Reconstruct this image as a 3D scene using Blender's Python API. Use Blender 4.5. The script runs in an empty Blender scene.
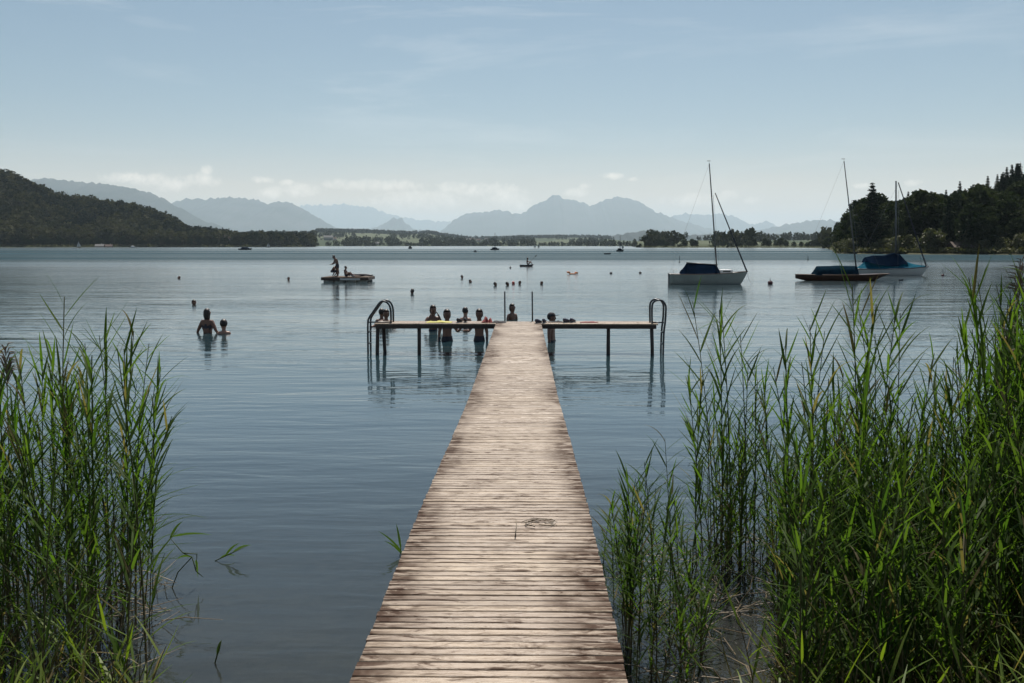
import bpy, bmesh, math, random
import numpy as np
from mathutils import Vector, Matrix, noise
R = math.radians
random.seed(7)
rng = np.random.default_rng(11)
scene = bpy.context.scene
col = scene.collection

# ------------------------------------------------------------------ camera
CAM = Vector((0.165, 0.0, 2.6))
F = 1000.0
pitch = math.atan(96.5 / F)
cam_d = bpy.data.cameras.new("camera")
cam_d.sensor_width = 36.0
cam_d.lens = 36.0 * F / 1024.0
cam_d.clip_start = 0.1
cam_d.clip_end = 200000
cam = bpy.data.objects.new("camera", cam_d)
col.objects.link(cam)
cam.location = CAM
cam.rotation_euler = (R(90) - pitch, 0, 0.0159)
scene.camera = cam
ROT = cam.rotation_euler.to_matrix()

def ray(px, py):
    return ROT @ Vector(((px - 512) / F, -(py - 341.5) / F, -1))
def on_plane(px, py, z=0.0):
    d = ray(px, py); t = (z - CAM.z) / d.z
    return CAM + d * t
def at_y(px, py, Y):
    d = ray(px, py); t = (Y - CAM.y) / d.y
    return CAM + d * t

# ------------------------------------------------------------------ naming helpers
def tag(o, label=None, cat=None, group=None, kind=None):
    if label: o['label'] = label
    if cat: o['category'] = cat
    if group: o['group'] = group
    if kind: o['kind'] = kind
    return o
def empty(name, loc, rz=0.0, label=None, cat=None, group=None):
    o = bpy.data.objects.new(name, None); col.objects.link(o)
    o.location = loc; o.rotation_euler = (0, 0, rz); o.empty_display_size = 0.2
    return tag(o, label, cat, group)
def link(name, me, parent=None):
    o = bpy.data.objects.new(name, me); col.objects.link(o)
    if parent: o.parent = parent
    return o
def np_mesh(name, V, Q, mat, smooth=False, attrs=None, mats_idx=None):
    V = np.asarray(V, dtype=np.float32); Q = np.asarray(Q, dtype=np.int32)
    k = Q.shape[1]
    me = bpy.data.meshes.new(name)
    me.vertices.add(len(V)); me.vertices.foreach_set('co', V.ravel())
    me.loops.add(Q.size); me.loops.foreach_set('vertex_index', Q.ravel())
    me.polygons.add(len(Q))
    me.polygons.foreach_set('loop_start', np.arange(0, Q.size, k, dtype=np.int32))
    me.polygons.foreach_set('use_smooth', np.full(len(Q), smooth))
    for m in (mat if isinstance(mat, (list, tuple)) else [mat]): me.materials.append(m)
    if mats_idx is not None: me.polygons.foreach_set('material_index', np.asarray(mats_idx, dtype=np.int32))
    if attrs:
        for n, a in attrs.items():
            at = me.attributes.new(n, 'FLOAT', 'POINT'); at.data.foreach_set('value', np.asarray(a, dtype=np.float32))
    me.update(calc_edges=True)
    return me
def bm_obj(name, bm, mat, parent=None, smooth=False):
    me = bpy.data.meshes.new(name)
    bmesh.ops.recalc_face_normals(bm, faces=bm.faces)
    bm.to_mesh(me); bm.free()
    for m in (mat if isinstance(mat, (list, tuple)) else [mat]): me.materials.append(m)
    if smooth:
        for p in me.polygons: p.use_smooth = True
    return link(name, me, parent)
def box(bm, c, s, bevel=0.0, rot=None):
    M = Matrix.Translation(c) @ (rot if rot else Matrix.Identity(4)) @ Matrix.Diagonal((*s, 1))
    g = bmesh.ops.create_cube(bm, size=1, matrix=M)
    if bevel:
        es = list({e for v in g['verts'] for e in v.link_edges})
        bmesh.ops.bevel(bm, geom=es, offset=bevel, segments=2, affect='EDGES', profile=0.7)
def tube(bm, pts, rad, n=8, cap=True):
    pts = [Vector(p) for p in pts]
    rr = rad if isinstance(rad, (list, tuple)) else [rad] * len(pts)
    rings = []
    up = Vector((0.13, 0.31, 0.94)).normalized()
    for i, p in enumerate(pts):
        a = pts[max(i - 1, 0)]; b = pts[min(i + 1, len(pts) - 1)]
        t = (b - a).normalized()
        s = t.cross(up)
        if s.length < 0.05: s = t.cross(Vector((1, 0, 0)))
        s.normalize(); u = s.cross(t)
        rings.append([bm.verts.new(p + (s * math.cos(2 * math.pi * k / n) + u * math.sin(2 * math.pi * k / n)) * rr[i]) for k in range(n)])
    for i in range(len(rings) - 1):
        for k in range(n):
            bm.faces.new((rings[i][k], rings[i][(k + 1) % n], rings[i + 1][(k + 1) % n], rings[i + 1][k]))
    if cap:
        bm.faces.new(rings[0][::-1]); bm.faces.new(rings[-1])
def ball(bm, c, r, sc=(1, 1, 1), u=12, v=8, rot=None):
    M = Matrix.Translation(c) @ (rot if rot else Matrix.Identity(4)) @ Matrix.Diagonal((*sc, 1))
    bmesh.ops.create_uvsphere(bm, u_segments=u, v_segments=v, radius=r, matrix=M)

# ------------------------------------------------------------------ materials
class NT:
    def __init__(s, name):
        s.m = bpy.data.materials.new(name); s.m.use_nodes = True
        s.t = s.m.node_tree; s.t.nodes.clear()
        s.out = s.n('ShaderNodeOutputMaterial')
    def n(s, typ, **kw):
        nd = s.t.nodes.new(typ)
        for k, v in kw.items():
            if k.startswith('i_'):
                key = k[2:].replace('_', ' ')
                nd.inputs[key].default_value = v
            else: setattr(nd, k, v)
        return nd
    def l(s, a, b): s.t.links.new(a, b)
    def math(s, op, a, b=None, c=None, clamp=False):
        nd = s.t.nodes.new('ShaderNodeMath'); nd.operation = op; nd.use_clamp = clamp
        for i, x in enumerate((a, b, c)):
            if x is None: continue
            if isinstance(x, (int, float)): nd.inputs[i].default_value = x
            else: s.l(x, nd.inputs[i])
        return nd.outputs[0]
    def mix(s, fac, a, b, mode='MIX'):
        nd = s.t.nodes.new('ShaderNodeMix'); nd.data_type = 'RGBA'; nd.blend_type = mode
        for i, x in ((0, fac), (6, a), (7, b)):
            if isinstance(x, (int, float)): nd.inputs[i].default_value = x
            elif isinstance(x, (tuple, list)): nd.inputs[i].default_value = (*x[:3], 1)
            else: s.l(x, nd.inputs[i])
        return nd.outputs[2]
    def maprange(s, v, a, b, c, d):
        nd = s.t.nodes.new('ShaderNodeMapRange')
        s.l(v, nd.inputs[0])
        for i, x in enumerate((a, b, c, d)): nd.inputs[i + 1].default_value = x
        return nd.outputs[0]
    def noise(s, vec, scale, detail=3, rough=0.5, dist=0.0):
        nd = s.n('ShaderNodeTexNoise'); nd.inputs['Scale'].default_value = scale
        nd.inputs['Detail'].default_value = detail; nd.inputs['Roughness'].default_value = rough
        nd.inputs['Distortion'].default_value = dist
        if vec is not None: s.l(vec, nd.inputs['Vector'])
        return nd.outputs[0]
    def mapping(s, vec, scale=(1, 1, 1), loc=(0, 0, 0), rot=(0, 0, 0)):
        nd = s.n('ShaderNodeMapping'); nd.inputs['Scale'].default_value = scale
        nd.inputs['Location'].default_value = loc; nd.inputs['Rotation'].default_value = rot
        s.l(vec, nd.inputs['Vector']); return nd.outputs[0]

def simple(name, c, rough=0.6, metal=0.0, var=0.25, nscale=8.0, spec=0.5, bump=0.0, coords='Object', c2=None):
    N = NT(name)
    tc = N.n('ShaderNodeTexCoord').outputs[coords]
    nz = N.noise(tc, nscale, 5, 0.6)
    f = N.maprange(nz, 0.3, 0.7, 0, 1)
    dark = c2 if c2 else tuple(x * (1 - var) for x in c)
    cc = N.mix(f, dark, tuple(min(1, x * (1 + var * 0.6)) for x in c))
    p = N.n('ShaderNodeBsdfPrincipled'); N.l(cc, p.inputs['Base Color'])
    p.inputs['Roughness'].default_value = rough; p.inputs['Metallic'].default_value = metal
    p.inputs['Specular IOR Level'].default_value = spec
    if bump:
        b = N.n('ShaderNodeBump'); b.inputs['Strength'].default_value = bump; b.inputs['Distance'].default_value = 0.01
        N.l(nz, b.inputs['Height']); N.l(b.outputs[0], p.inputs['Normal'])
    N.l(p.outputs[0], N.out.inputs['Surface'])
    return N.m

def leaf_mat(name, c_a, c_b, c_c=None, rough=0.5, trans=0.45, use_obj=True, spec=0.3, gloss=True):
    """foliage: colour from a per-plant tone attribute, translucent so that back light comes through"""
    N = NT(name)
    at = N.n('ShaderNodeAttribute', attribute_name='tone').outputs['Fac']
    v = at
    if use_obj:
        oi = N.n('ShaderNodeObjectInfo').outputs['Random']
        v = N.math('FRACT', N.math('ADD', at, N.math('MULTIPLY', oi, 0.8)))
        v = N.math('ABSOLUTE', N.math('SUBTRACT', N.math('MULTIPLY', v, 2.0), 1.0))
    cc = N.mix(v, c_a, c_b)
    if c_c:
        dry = N.n('ShaderNodeAttribute', attribute_name='dry').outputs['Fac']
        cc = N.mix(dry, cc, c_c)
    p = N.n('ShaderNodeBsdfPrincipled'); N.l(cc, p.inputs['Base Color'])
    p.inputs['Roughness'].default_value = rough; p.inputs['Specular IOR Level'].default_value = spec
    tr = N.n('ShaderNodeBsdfTranslucent')
    N.l(N.mix(1.0, cc, (1.25, 1.35, 0.6), 'MULTIPLY'), tr.inputs['Color'])
    mx = N.n('ShaderNodeMixShader'); mx.inputs[0].default_value = trans
    N.l(p.outputs[0], mx.inputs[1]); N.l(tr.outputs[0], mx.inputs[2])
    N.l(mx.outputs[0], N.out.inputs['Surface'])
    return N.m

M = {}
M['reed_leaf'] = leaf_mat('reed_leaf', (0.022, 0.056, 0.010), (0.066, 0.124, 0.015), (0.12, 0.10, 0.05), rough=0.55, trans=0.58, spec=0.14)
M['reed_stem'] = leaf_mat('reed_stem', (0.04, 0.065, 0.015), (0.085, 0.09, 0.03), (0.16, 0.12, 0.07), rough=0.6, trans=0.1, spec=0.15)
M['reed_plume'] = simple('reed_plume', (0.17, 0.125, 0.09), 0.9, var=0.4)
M['grass'] = leaf_mat('grass', (0.07, 0.13, 0.012), (0.14, 0.20, 0.02), (0.22, 0.17, 0.08), rough=0.5, trans=0.45)
M['litter'] = simple('litter', (0.16, 0.12, 0.07), 0.55, var=0.6, nscale=3)
M['leaf_a'] = leaf_mat('broadleaf_foliage', (0.015, 0.026, 0.012), (0.042, 0.053, 0.022), trans=0.2, rough=0.8, spec=0.05)
M['leaf_b'] = leaf_mat('conifer_foliage', (0.010, 0.020, 0.010), (0.020, 0.034, 0.016), trans=0.08, rough=0.8, spec=0.05)
M['leaf_c'] = leaf_mat('willow_foliage', (0.06, 0.068, 0.034), (0.105, 0.108, 0.055), trans=0.25, rough=0.6)
M['leaf_mass'] = leaf_mat('forest_foliage', (0.009, 0.016, 0.011), (0.062, 0.060, 0.032), trans=0.15, use_obj=False, rough=0.9, spec=0.03)
M['bark'] = simple('bark', (0.09, 0.07, 0.05), 0.9, var=0.4)
M['mast'] = simple('dark_anodised_mast', (0.12, 0.12, 0.12), 0.4, metal=0.4)
M['mast_light'] = simple('grey_alloy_mast', (0.10, 0.105, 0.11), 0.4, metal=0.5)
M['wire'] = simple('rigging_wire', (0.2, 0.2, 0.2), 0.4, metal=0.8)
M['hull_grey'] = simple('grey_white_hull', (0.25, 0.28, 0.26), 0.35, var=0.12, nscale=2)
M['hull_white'] = simple('white_hull', (0.40, 0.42, 0.41), 0.3, var=0.1, nscale=2)
M['deck_white'] = simple('white_boat_deck', (0.6, 0.6, 0.58), 0.5, var=0.1)
M['hull_wood'] = simple('varnished_mahogany', (0.045, 0.022, 0.014), 0.3, var=0.4, nscale=3)
M['rub_wood'] = simple('varnished_rail', (0.16, 0.085, 0.05), 0.4, var=0.3)
M['hull_dark'] = simple('dark_hull', (0.035, 0.037, 0.045), 0.4, var=0.3)
M['boot'] = simple('boot_stripe', (0.03, 0.035, 0.05), 0.4)
M['tarp_navy'] = simple('navy_tarpaulin', (0.004, 0.010, 0.022), 0.9, var=0.35, nscale=2.5, bump=0.4, spec=0.0)
M['tarp_blue'] = simple('dull_blue_tarpaulin', (0.007, 0.020, 0.032), 0.9, var=0.35, nscale=2.5, bump=0.4, spec=0.0)
M['tarp_teal'] = simple('teal_tarpaulin', (0.006, 0.085, 0.13), 0.85, var=0.35, nscale=2.0, bump=0.4, spec=0.03)
M['sail'] = simple('white_sail', (0.7, 0.7, 0.68), 0.8, var=0.08)
M['furled'] = simple('furled_sail_cover', (0.02, 0.024, 0.035), 0.8)
M['rail'] = simple('painted_steel_rail', (0.06, 0.065, 0.07), 0.35, metal=0.6)
M['post'] = simple('weathered_post', (0.055, 0.045, 0.038), 0.75, var=0.45, nscale=6)
M['beam'] = simple('weathered_beam', (0.060, 0.042, 0.032), 0.8, var=0.4, nscale=5)
M['raft_wood'] = simple('raft_boards', (0.13, 0.10, 0.08), 0.85, var=0.4, nscale=3, spec=0.1)
M['skin'] = simple('tanned_skin', (0.15, 0.075, 0.05), 0.5, var=0.1, nscale=4)
M['skin_b'] = simple('fair_skin', (0.27, 0.15, 0.105), 0.5, var=0.1, nscale=4)
M['eye'] = simple('eye', (0.03, 0.02, 0.02), 0.2)
M['hair'] = simple('dark_hair', (0.018, 0.012, 0.009), 0.5, var=0.3, nscale=30)
M['hair_b'] = simple('brown_hair', (0.05, 0.028, 0.014), 0.5, var=0.3, nscale=30)
M['swim_dark'] = simple('dark_swimwear', (0.015, 0.017, 0.03), 0.6)
M['swim_red'] = simple('red_swimwear', (0.30, 0.03, 0.03), 0.6)
M['cloth_red'] = simple('red_cloth', (0.20, 0.022, 0.022), 0.8, bump=0.4)
M['cloth_yellow'] = simple('yellow_green_cloth', (0.50, 0.46, 0.14), 0.9, bump=0.4)
M['cloth_dark'] = simple('dark_cloth', (0.03, 0.03, 0.035), 0.9, bump=0.4)
M['shoe'] = simple('dark_shoe', (0.03, 0.028, 0.035), 0.6)
M['shoe_b'] = simple('blue_shoe', (0.05, 0.055, 0.09), 0.6)
M['sole'] = simple('pale_sole', (0.4, 0.4, 0.38), 0.6)
M['buoy_dark'] = simple('dark_red_buoy', (0.07, 0.015, 0.018), 0.5)
M['buoy_red'] = simple('red_buoy', (0.42, 0.05, 0.03), 0.45)
M['buoy_orange'] = simple('orange_plastic', (0.6, 0.22, 0.08), 0.45)
M['buoy_black'] = simple('black_buoy', (0.02, 0.02, 0.022), 0.5)
M['plaster'] = simple('pale_plaster', (0.34, 0.32, 0.28), 0.9, var=0.1, nscale=0.5)
M['plaster_w'] = simple('white_plaster', (0.5, 0.48, 0.45), 0.9, var=0.1, nscale=0.5)
M['roof_red'] = simple('brown_tile_roof', (0.09, 0.06, 0.05), 0.9, var=0.3, nscale=1)
M['roof_grey'] = simple('grey_roof', (0.1, 0.1, 0.1), 0.8, var=0.2, nscale=1)
M['wood_dark'] = simple('dark_timber', (0.08, 0.055, 0.04), 0.85, var=0.3, nscale=1)
M['pane'] = simple('window_glass', (0.03, 0.035, 0.04), 0.1)

# wood of the deck: grey-brown, stained, with grain along each board and a soft wet-looking sheen
def deck_mat(name, along_x=True):
    N = NT(name)
    tc = N.n('ShaderNodeTexCoord').outputs['Object']
    tone = N.n('ShaderNodeAttribute', attribute_name='tone').outputs['Fac']
    comb = N.n('ShaderNodeCombineXYZ'); N.l(N.math('MULTIPLY', tone, 37.0), comb.inputs[2])
    va = N.n('ShaderNodeVectorMath', operation='ADD'); N.l(tc, va.inputs[0]); N.l(comb.outputs[0], va.inputs[1])
    g1 = N.mapping(va.outputs[0], (2.2, 60, 60) if along_x else (60, 2.2, 60))
    grain = N.noise(g1, 2.0, 6, 0.65, 0.6)
    g2 = N.mapping(va.outputs[0], (2.4, 9, 9) if along_x else (9, 2.4, 9))
    blot = N.noise(g2, 1.6, 5, 0.7, 1.0)
    big = N.noise(N.mapping(tc, (0.55, 0.42, 1)), 1.7, 5, 0.62, 0.4)
    c = N.mix(N.maprange(grain, 0.32, 0.68, 0, 1), (0.20, 0.125, 0.072), (0.46, 0.345, 0.220))
    c = N.mix(N.math('MULTIPLY', tone, 0.45), c, (0.16, 0.105, 0.07))
    blot2 = N.noise(N.mapping(va.outputs[0], (5, 26, 9) if along_x else (26, 5, 9)), 1.3, 4, 0.7, 0.8)
    st = N.maprange(blot, 0.51, 0.66, 0, 0.85)
    st = N.math('MAXIMUM', st, N.maprange(blot2, 0.56, 0.70, 0, 0.8))
    sx = N.n('ShaderNodeSeparateXYZ'); N.l(tc, sx.inputs[0])
    ed = N.math('ABSOLUTE', sx.outputs[0])
    if along_x:
        ed = N.math('ADD', ed, N.maprange(sx.outputs[1], 7, 13, 0, 0.05))
        edge = N.maprange(N.math('ADD', ed, N.math('MULTIPLY', N.math('SUBTRACT', big, 0.5), 1.0)), 0.30, 0.56, 0, 0.92)
        edge = N.math('MULTIPLY', edge, N.maprange(blot, 0.40, 0.54, 0.30, 1.0))
        st = N.math('MAXIMUM', st, edge)
    st = N.math('MAXIMUM', st, N.maprange(big, 0.60, 0.76, 0, 0.45))
    vo = N.n('ShaderNodeTexVoronoi'); vo.inputs['Scale'].default_value = 1.0
    N.l(N.mapping(va.outputs[0], (3.0, 9.0, 3.0)), vo.inputs['Vector'])
    st = N.math('MAXIMUM', st, N.maprange(vo.outputs['Distance'], 0.06, 0.14, 0.9, 0))
    c = N.mix(st, c, (0.045, 0.024, 0.017))
    p = N.n('ShaderNodeBsdfPrincipled'); N.l(c, p.inputs['Base Color'])
    N.l(N.maprange(st, 0, 1, 0.46, 0.75), p.inputs['Roughness'])
    N.l(N.maprange(st, 0, 0.9, 1.0, 0.08), p.inputs['Specular IOR Level'])
    b = N.n('ShaderNodeBump'); b.inputs['Strength'].default_value = 0.7; b.inputs['Distance'].default_value = 0.005
    N.l(N.math('ADD', grain, N.math('MULTIPLY', blot, 0.8)), b.inputs['Height']); N.l(b.outputs[0], p.inputs['Normal'])
    N.l(p.outputs[0], N.out.inputs['Surface'])
    return N.m
M['deck'] = deck_mat('weathered_deck_boards')
M['deck_cross'] = deck_mat('weathered_platform_boards', False)

# water
def water_mat():
    N = NT('lake_water')
    geo = N.n('ShaderNodeNewGeometry').outputs['Position']
    sx = N.n('ShaderNodeSeparateXYZ'); N.l(geo, sx.inputs[0])
    Y = sx.outputs[1]
    # ripples of several sizes, crests running across the view
    n1 = N.noise(N.mapping(geo, (0.55, 1.9, 1), rot=(0, 0, R(6))), 1.0, 2, 0.5, 0.3)
    n2 = N.noise(N.mapping(geo, (1.6, 5.0, 1), rot=(0, 0, R(-9))), 1.0, 3, 0.55, 0.2)
    n3 = N.noise(N.mapping(geo, (0.12, 0.42, 1), rot=(0, 0, R(3))), 1.0, 2, 0.5)
    calm = N.noise(N.mapping(geo, (0.05, 0.16, 1)), 1.0, 3, 0.5)
    calm = N.maprange(calm, 0.35, 0.65, 0.35, 1.0)
    h = N.math('ADD', N.math('MULTIPLY', n1, 0.55), N.math('MULTIPLY', n2, 0.19))
    h = N.math('MULTIPLY', h, calm)
    h = N.math('ADD', h, N.math('MULTIPLY', n3, 0.8))
    # bands of wind far out
    wind = N.noise(N.mapping(geo, (0.0009, 0.011, 1), loc=(0, 0.35, 0)), 1.0, 2, 0.5)
    band = N.math('MULTIPLY', N.maprange(Y, 110, 150, 0, 1), N.maprange(Y, 380, 900, 1, 0.65))
    near = N.maprange(Y, 6, 40, 0.7, 1.0)
    stg = N.math('MULTIPLY', near, N.math('ADD', 0.55, N.math('MULTIPLY', band, N.maprange(wind, 0.42, 0.56, 0.0, 0.5))))
    b = N.n('ShaderNodeBump'); b.inputs['Distance'].default_value = 0.10
    N.l(stg, b.inputs['Strength']); N.l(h, b.inputs['Height'])
    rough = N.math('ADD', N.maprange(Y, 10, 90, 0.03, 0.11), N.math('MULTIPLY', band, N.maprange(wind, 0.42, 0.56, 0.0, 0.06)))
    fr = N.n('ShaderNodeFresnel'); fr.inputs['IOR'].default_value = 1.333; N.l(b.outputs[0], fr.inputs['Normal'])
    gl = N.n('ShaderNodeBsdfGlossy'); N.l(rough, gl.inputs['Roughness']); N.l(b.outputs[0], gl.inputs['Normal'])
    gl.inputs['Color'].default_value = (1, 1, 1, 1)
    # body: murky blue-green water, clearer and browner over the shallow bottom by the bank
    sh = N.maprange(N.math('ADD', Y, N.math('MULTIPLY', calm, 2.0)), 5.0, 16.0, 0, 1)
    body = N.mix(sh, (0.044, 0.052, 0.055), (0.036, 0.058, 0.072))
    body = N.mix(N.maprange(Y, 15, 24, 0, 1), body, (0.016, 0.038, 0.046))
    brown = N.math('MULTIPLY', N.maprange(sx.outputs[0], 0.9, 2.2, 0, 1), N.maprange(Y, 6.0, 9.0, 1, 0))
    body = N.mix(N.math('MULTIPLY', brown, 0.8), body, (0.055, 0.040, 0.022))
    body = N.mix(N.maprange(Y, 60, 300, 0, 1), body, (0.026, 0.054, 0.067))
    df = N.n('ShaderNodeBsdfDiffuse'); N.l(body, df.inputs['Color'])
    tp = N.n('ShaderNodeBsdfTransparent'); tp.inputs['Color'].default_value = (0.62, 0.66, 0.58, 1)
    m1 = N.n('ShaderNodeMixShader'); N.l(N.maprange(Y, 5, 14, 0.6, 0.0), m1.inputs[0])
    N.l(df.outputs[0], m1.inputs[1]); N.l(tp.outputs[0], m1.inputs[2])
    # wind-roughened water far out shows the sides of its waves: less mirror, more of the lake's own colour
    wmask = N.math('MULTIPLY', N.maprange(Y, 112, 185, 0, 1), N.maprange(Y, 420, 800, 1, 0.35))
    wmask = N.math('MULTIPLY', wmask, N.maprange(wind, 0.36, 0.56, 0.55, 1.0))
    gust = N.noise(N.mapping(geo, (0.004, 0.035, 1)), 1.0, 3, 0.6)
    wmask = N.math('ADD', wmask, N.math('MULTIPLY', N.maprange(Y, 20, 60, 0, 1), N.maprange(gust, 0.45, 0.7, 0.03, 0.18)))
    ffac = N.math('MULTIPLY', fr.outputs[0], N.math('SUBTRACT', 1.0, N.math('MULTIPLY', wmask, 0.86)), clamp=True)
    m2 = N.n('ShaderNodeMixShader'); N.l(ffac, m2.inputs[0])
    N.l(m1.outputs[0], m2.inputs[1]); N.l(gl.outputs[0], m2.inputs[2])
    N.l(m2.outputs[0], N.out.inputs['Surface'])
    return N.m
M['water'] = water_mat()

def ground_mat():
    N = NT('ground_soil_and_fields')
    geo = N.n('ShaderNodeNewGeometry').outputs['Position']
    sx = N.n('ShaderNodeSeparateXYZ'); N.l(geo, sx.inputs[0])
    a = N.noise(geo, 2.5, 6, 0.7)
    near = N.mix(N.maprange(a, 0.35, 0.65, 0, 1), (0.045, 0.036, 0.024), (0.13, 0.105, 0.07))
    vo = N.n('ShaderNodeTexVoronoi'); vo.inputs['Scale'].default_value = 1.0
    N.l(N.mapping(geo, (0.0035, 0.0018, 0.0)), vo.inputs['Vector'])
    sc = N.n('ShaderNodeSeparateColor'); N.l(vo.outputs['Color'], sc.inputs[0])
    far = N.mix(N.maprange(sc.outputs[0], 0.2, 0.8, 0, 1), (0.042, 0.058, 0.036), (0.09, 0.10, 0.062))
    far = N.mix(N.maprange(N.noise(geo, 0.02, 4), 0.45, 0.6, 0, 0.5), far, (0.07, 0.09, 0.035))
    c = N.mix(N.maprange(sx.outputs[1], 150, 1500, 0, 1), N.mix(0.5, near, (0.05, 0.06, 0.025)), far)
    c = N.mix(N.maprange(sx.outputs[1], 30, 120, 0, 1), near, c)
    p = N.n('ShaderNodeBsdfPrincipled'); N.l(c, p.inputs['Base Color']); p.inputs['Roughness'].default_value = 0.95
    p.inputs['Specular IOR Level'].default_value = 0.1
    N.l(p.outputs[0], N.out.inputs['Surface'])
    return N.m
M['ground'] = ground_mat()
def mountain_mat():
    N = NT('mountain_forest_and_rock')
    geo = N.n('ShaderNodeNewGeometry')
    a = N.noise(geo.outputs['Position'], 0.0012, 6, 0.6)
    c = N.mix(N.maprange(a, 0.4, 0.6, 0, 1), (0.015, 0.024, 0.022), (0.045, 0.05, 0.05))
    p = N.n('ShaderNodeBsdfPrincipled'); N.l(c, p.inputs['Base Color']); p.inputs['Roughness'].default_value = 0.95
    p.inputs['Specular IOR Level'].default_value = 0.05
    N.l(p.outputs[0], N.out.inputs['Surface'])
    return N.m
M['mountain'] = mountain_mat()

# ------------------------------------------------------------------ light, sky
SUN_EL, SUN_AZ = 60.0, 6.0          # azimuth from +Y towards +X
w = bpy.data.worlds.new("World"); scene.world = w; w.use_nodes = True
nt = w.node_tree; nt.nodes.clear()
def wn(t, **k):
    n = nt.nodes.new(t)
    for a, b in k.items(): setattr(n, a, b)
    return n
def wm(op, a, b=None, clamp=False):
    n = wn('ShaderNodeMath', operation=op); n.use_clamp = clamp
    for i, x in enumerate((a, b)):
        if x is None: continue
        if isinstance(x, (int, float)): n.inputs[i].default_value = x
        else: nt.links.new(x, n.inputs[i])
    return n.outputs[0]
sky = wn('ShaderNodeTexSky', sky_type='NISHITA'); sky.sun_disc = False
sky.sun_elevation = R(SUN_EL); sky.sun_rotation = R(SUN_AZ); sky.altitude = 400
sky.air_density = 1.0; sky.dust_density = 1.0; sky.ozone_density = 1.6
hs = wn('ShaderNodeHueSaturation'); hs.inputs['Saturation'].default_value = 1.09; hs.inputs['Hue'].default_value = 0.488
nt.links.new(sky.outputs[0], hs.inputs['Color'])
gen = wn('ShaderNodeTexCoord').outputs['Generated']
nrm = wn('ShaderNodeVectorMath', operation='NORMALIZE'); nt.links.new(gen, nrm.inputs[0])
sp = wn('ShaderNodeSeparateXYZ'); nt.links.new(nrm.outputs[0], sp.inputs[0])
az = wm('ARCTAN2', sp.outputs[0], sp.outputs[1]); el = wm('ARCSINE', sp.outputs[2])
cb = wn('ShaderNodeCombineXYZ'); nt.links.new(az, cb.inputs[0]); nt.links.new(el, cb.inputs[1])
def wnoise(sc, scale, detail, rough, dist=0.0, loc=(0, 0, 0), rz=0.0):
    m = wn('ShaderNodeMapping'); m.inputs['Scale'].default_value = sc; m.inputs['Location'].default_value = loc
    m.inputs['Rotation'].default_value = (0, 0, rz)
    nt.links.new(cb.outputs[0], m.inputs['Vector'])
    n = wn('ShaderNodeTexNoise'); n.inputs['Scale'].default_value = scale; n.inputs['Detail'].default_value = detail
    n.inputs['Roughness'].default_value = rough; n.inputs['Distortion'].default_value = dist
    nt.links.new(m.outputs[0], n.inputs['Vector']); return n.outputs[0]
def wrange(v, a, b, c, d):
    n = wn('ShaderNodeMapRange'); nt.links.new(v, n.inputs[0])
    for i, x in enumerate((a, b, c, d)): n.inputs[i + 1].default_value = x
    return n.outputs[0]
# cumulus near the horizon, cirrus streaks higher up (directions in the sky)
puffs = [(125, 178, 24, 6), (150, 180, 30, 8), (172, 184, 24, 9), (196, 180, 22, 9), (207, 170, 7, 6), (262, 180, 14, 4), (287, 183, 9, 4), (270, 192, 16, 7),
         (300, 190, 26, 8), (380, 185, 60, 7), (470, 190, 40, 9), (505, 196, 26, 14), (520, 203, 14, 9), (577, 192, 15, 6), (584, 187, 8, 5),
         (612, 176, 16, 4), (633, 179, 8, 3), (728, 196, 14, 6), (752, 200, 12, 5), (420, 200, 60, 12), (860, 186, 9, 3), (913, 183, 9, 4), (700, 200, 40, 8)]
wob = wnoise((1, 1, 1), 55.0, 5, 0.62, 0.4)
wo2 = wnoise((1, 1, 1), 150.0, 4, 0.6, 0.2, (3, 1, 0))
edge_n = wm('ADD', wm('MULTIPLY', wm('SUBTRACT', wob, 0.5), 2.6), wm('MULTIPLY', wm('SUBTRACT', wo2, 0.5), 1.4))
tot = None
for (cx, cy, rx, ry) in puffs:
    d = ray(cx, cy); a0 = math.atan2(d.x, d.y); e0 = math.atan2(d.z, math.hypot(d.x, d.y))
    u = wm('DIVIDE', wm('SUBTRACT', az, a0), rx / F); v = wm('DIVIDE', wm('SUBTRACT', el, e0), ry / F)
    q = wm('SUBTRACT', 1.0, wm('ADD', wm('MULTIPLY', u, u), wm('MULTIPLY', v, v)))
    tot = q if tot is None else wm('MAXIMUM', tot, q)
cum = wrange(wm('ADD', tot, edge_n), 0.15, 1.5, 0, 0.45)
ci = wnoise((1.0, 7.0, 1), 3.2, 5, 0.62, 0.5, (0.4, 0.2, 0), R(-12))
ci2 = wnoise((1.0, 1.6, 1), 2.0, 2, 0.5, 0, (2, 5, 0))
cirr = wm('MULTIPLY', wrange(ci, 0.52, 0.78, 0, 0.5), wrange(ci2, 0.42, 0.62, 0, 1))
mx1 = wn('ShaderNodeMix', data_type='RGBA'); nt.links.new(cirr, mx1.inputs[0]); nt.links.new(hs.outputs[0], mx1.inputs[6])
mx1.inputs[7].default_value = (12, 12.4, 12.6, 1)
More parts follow.
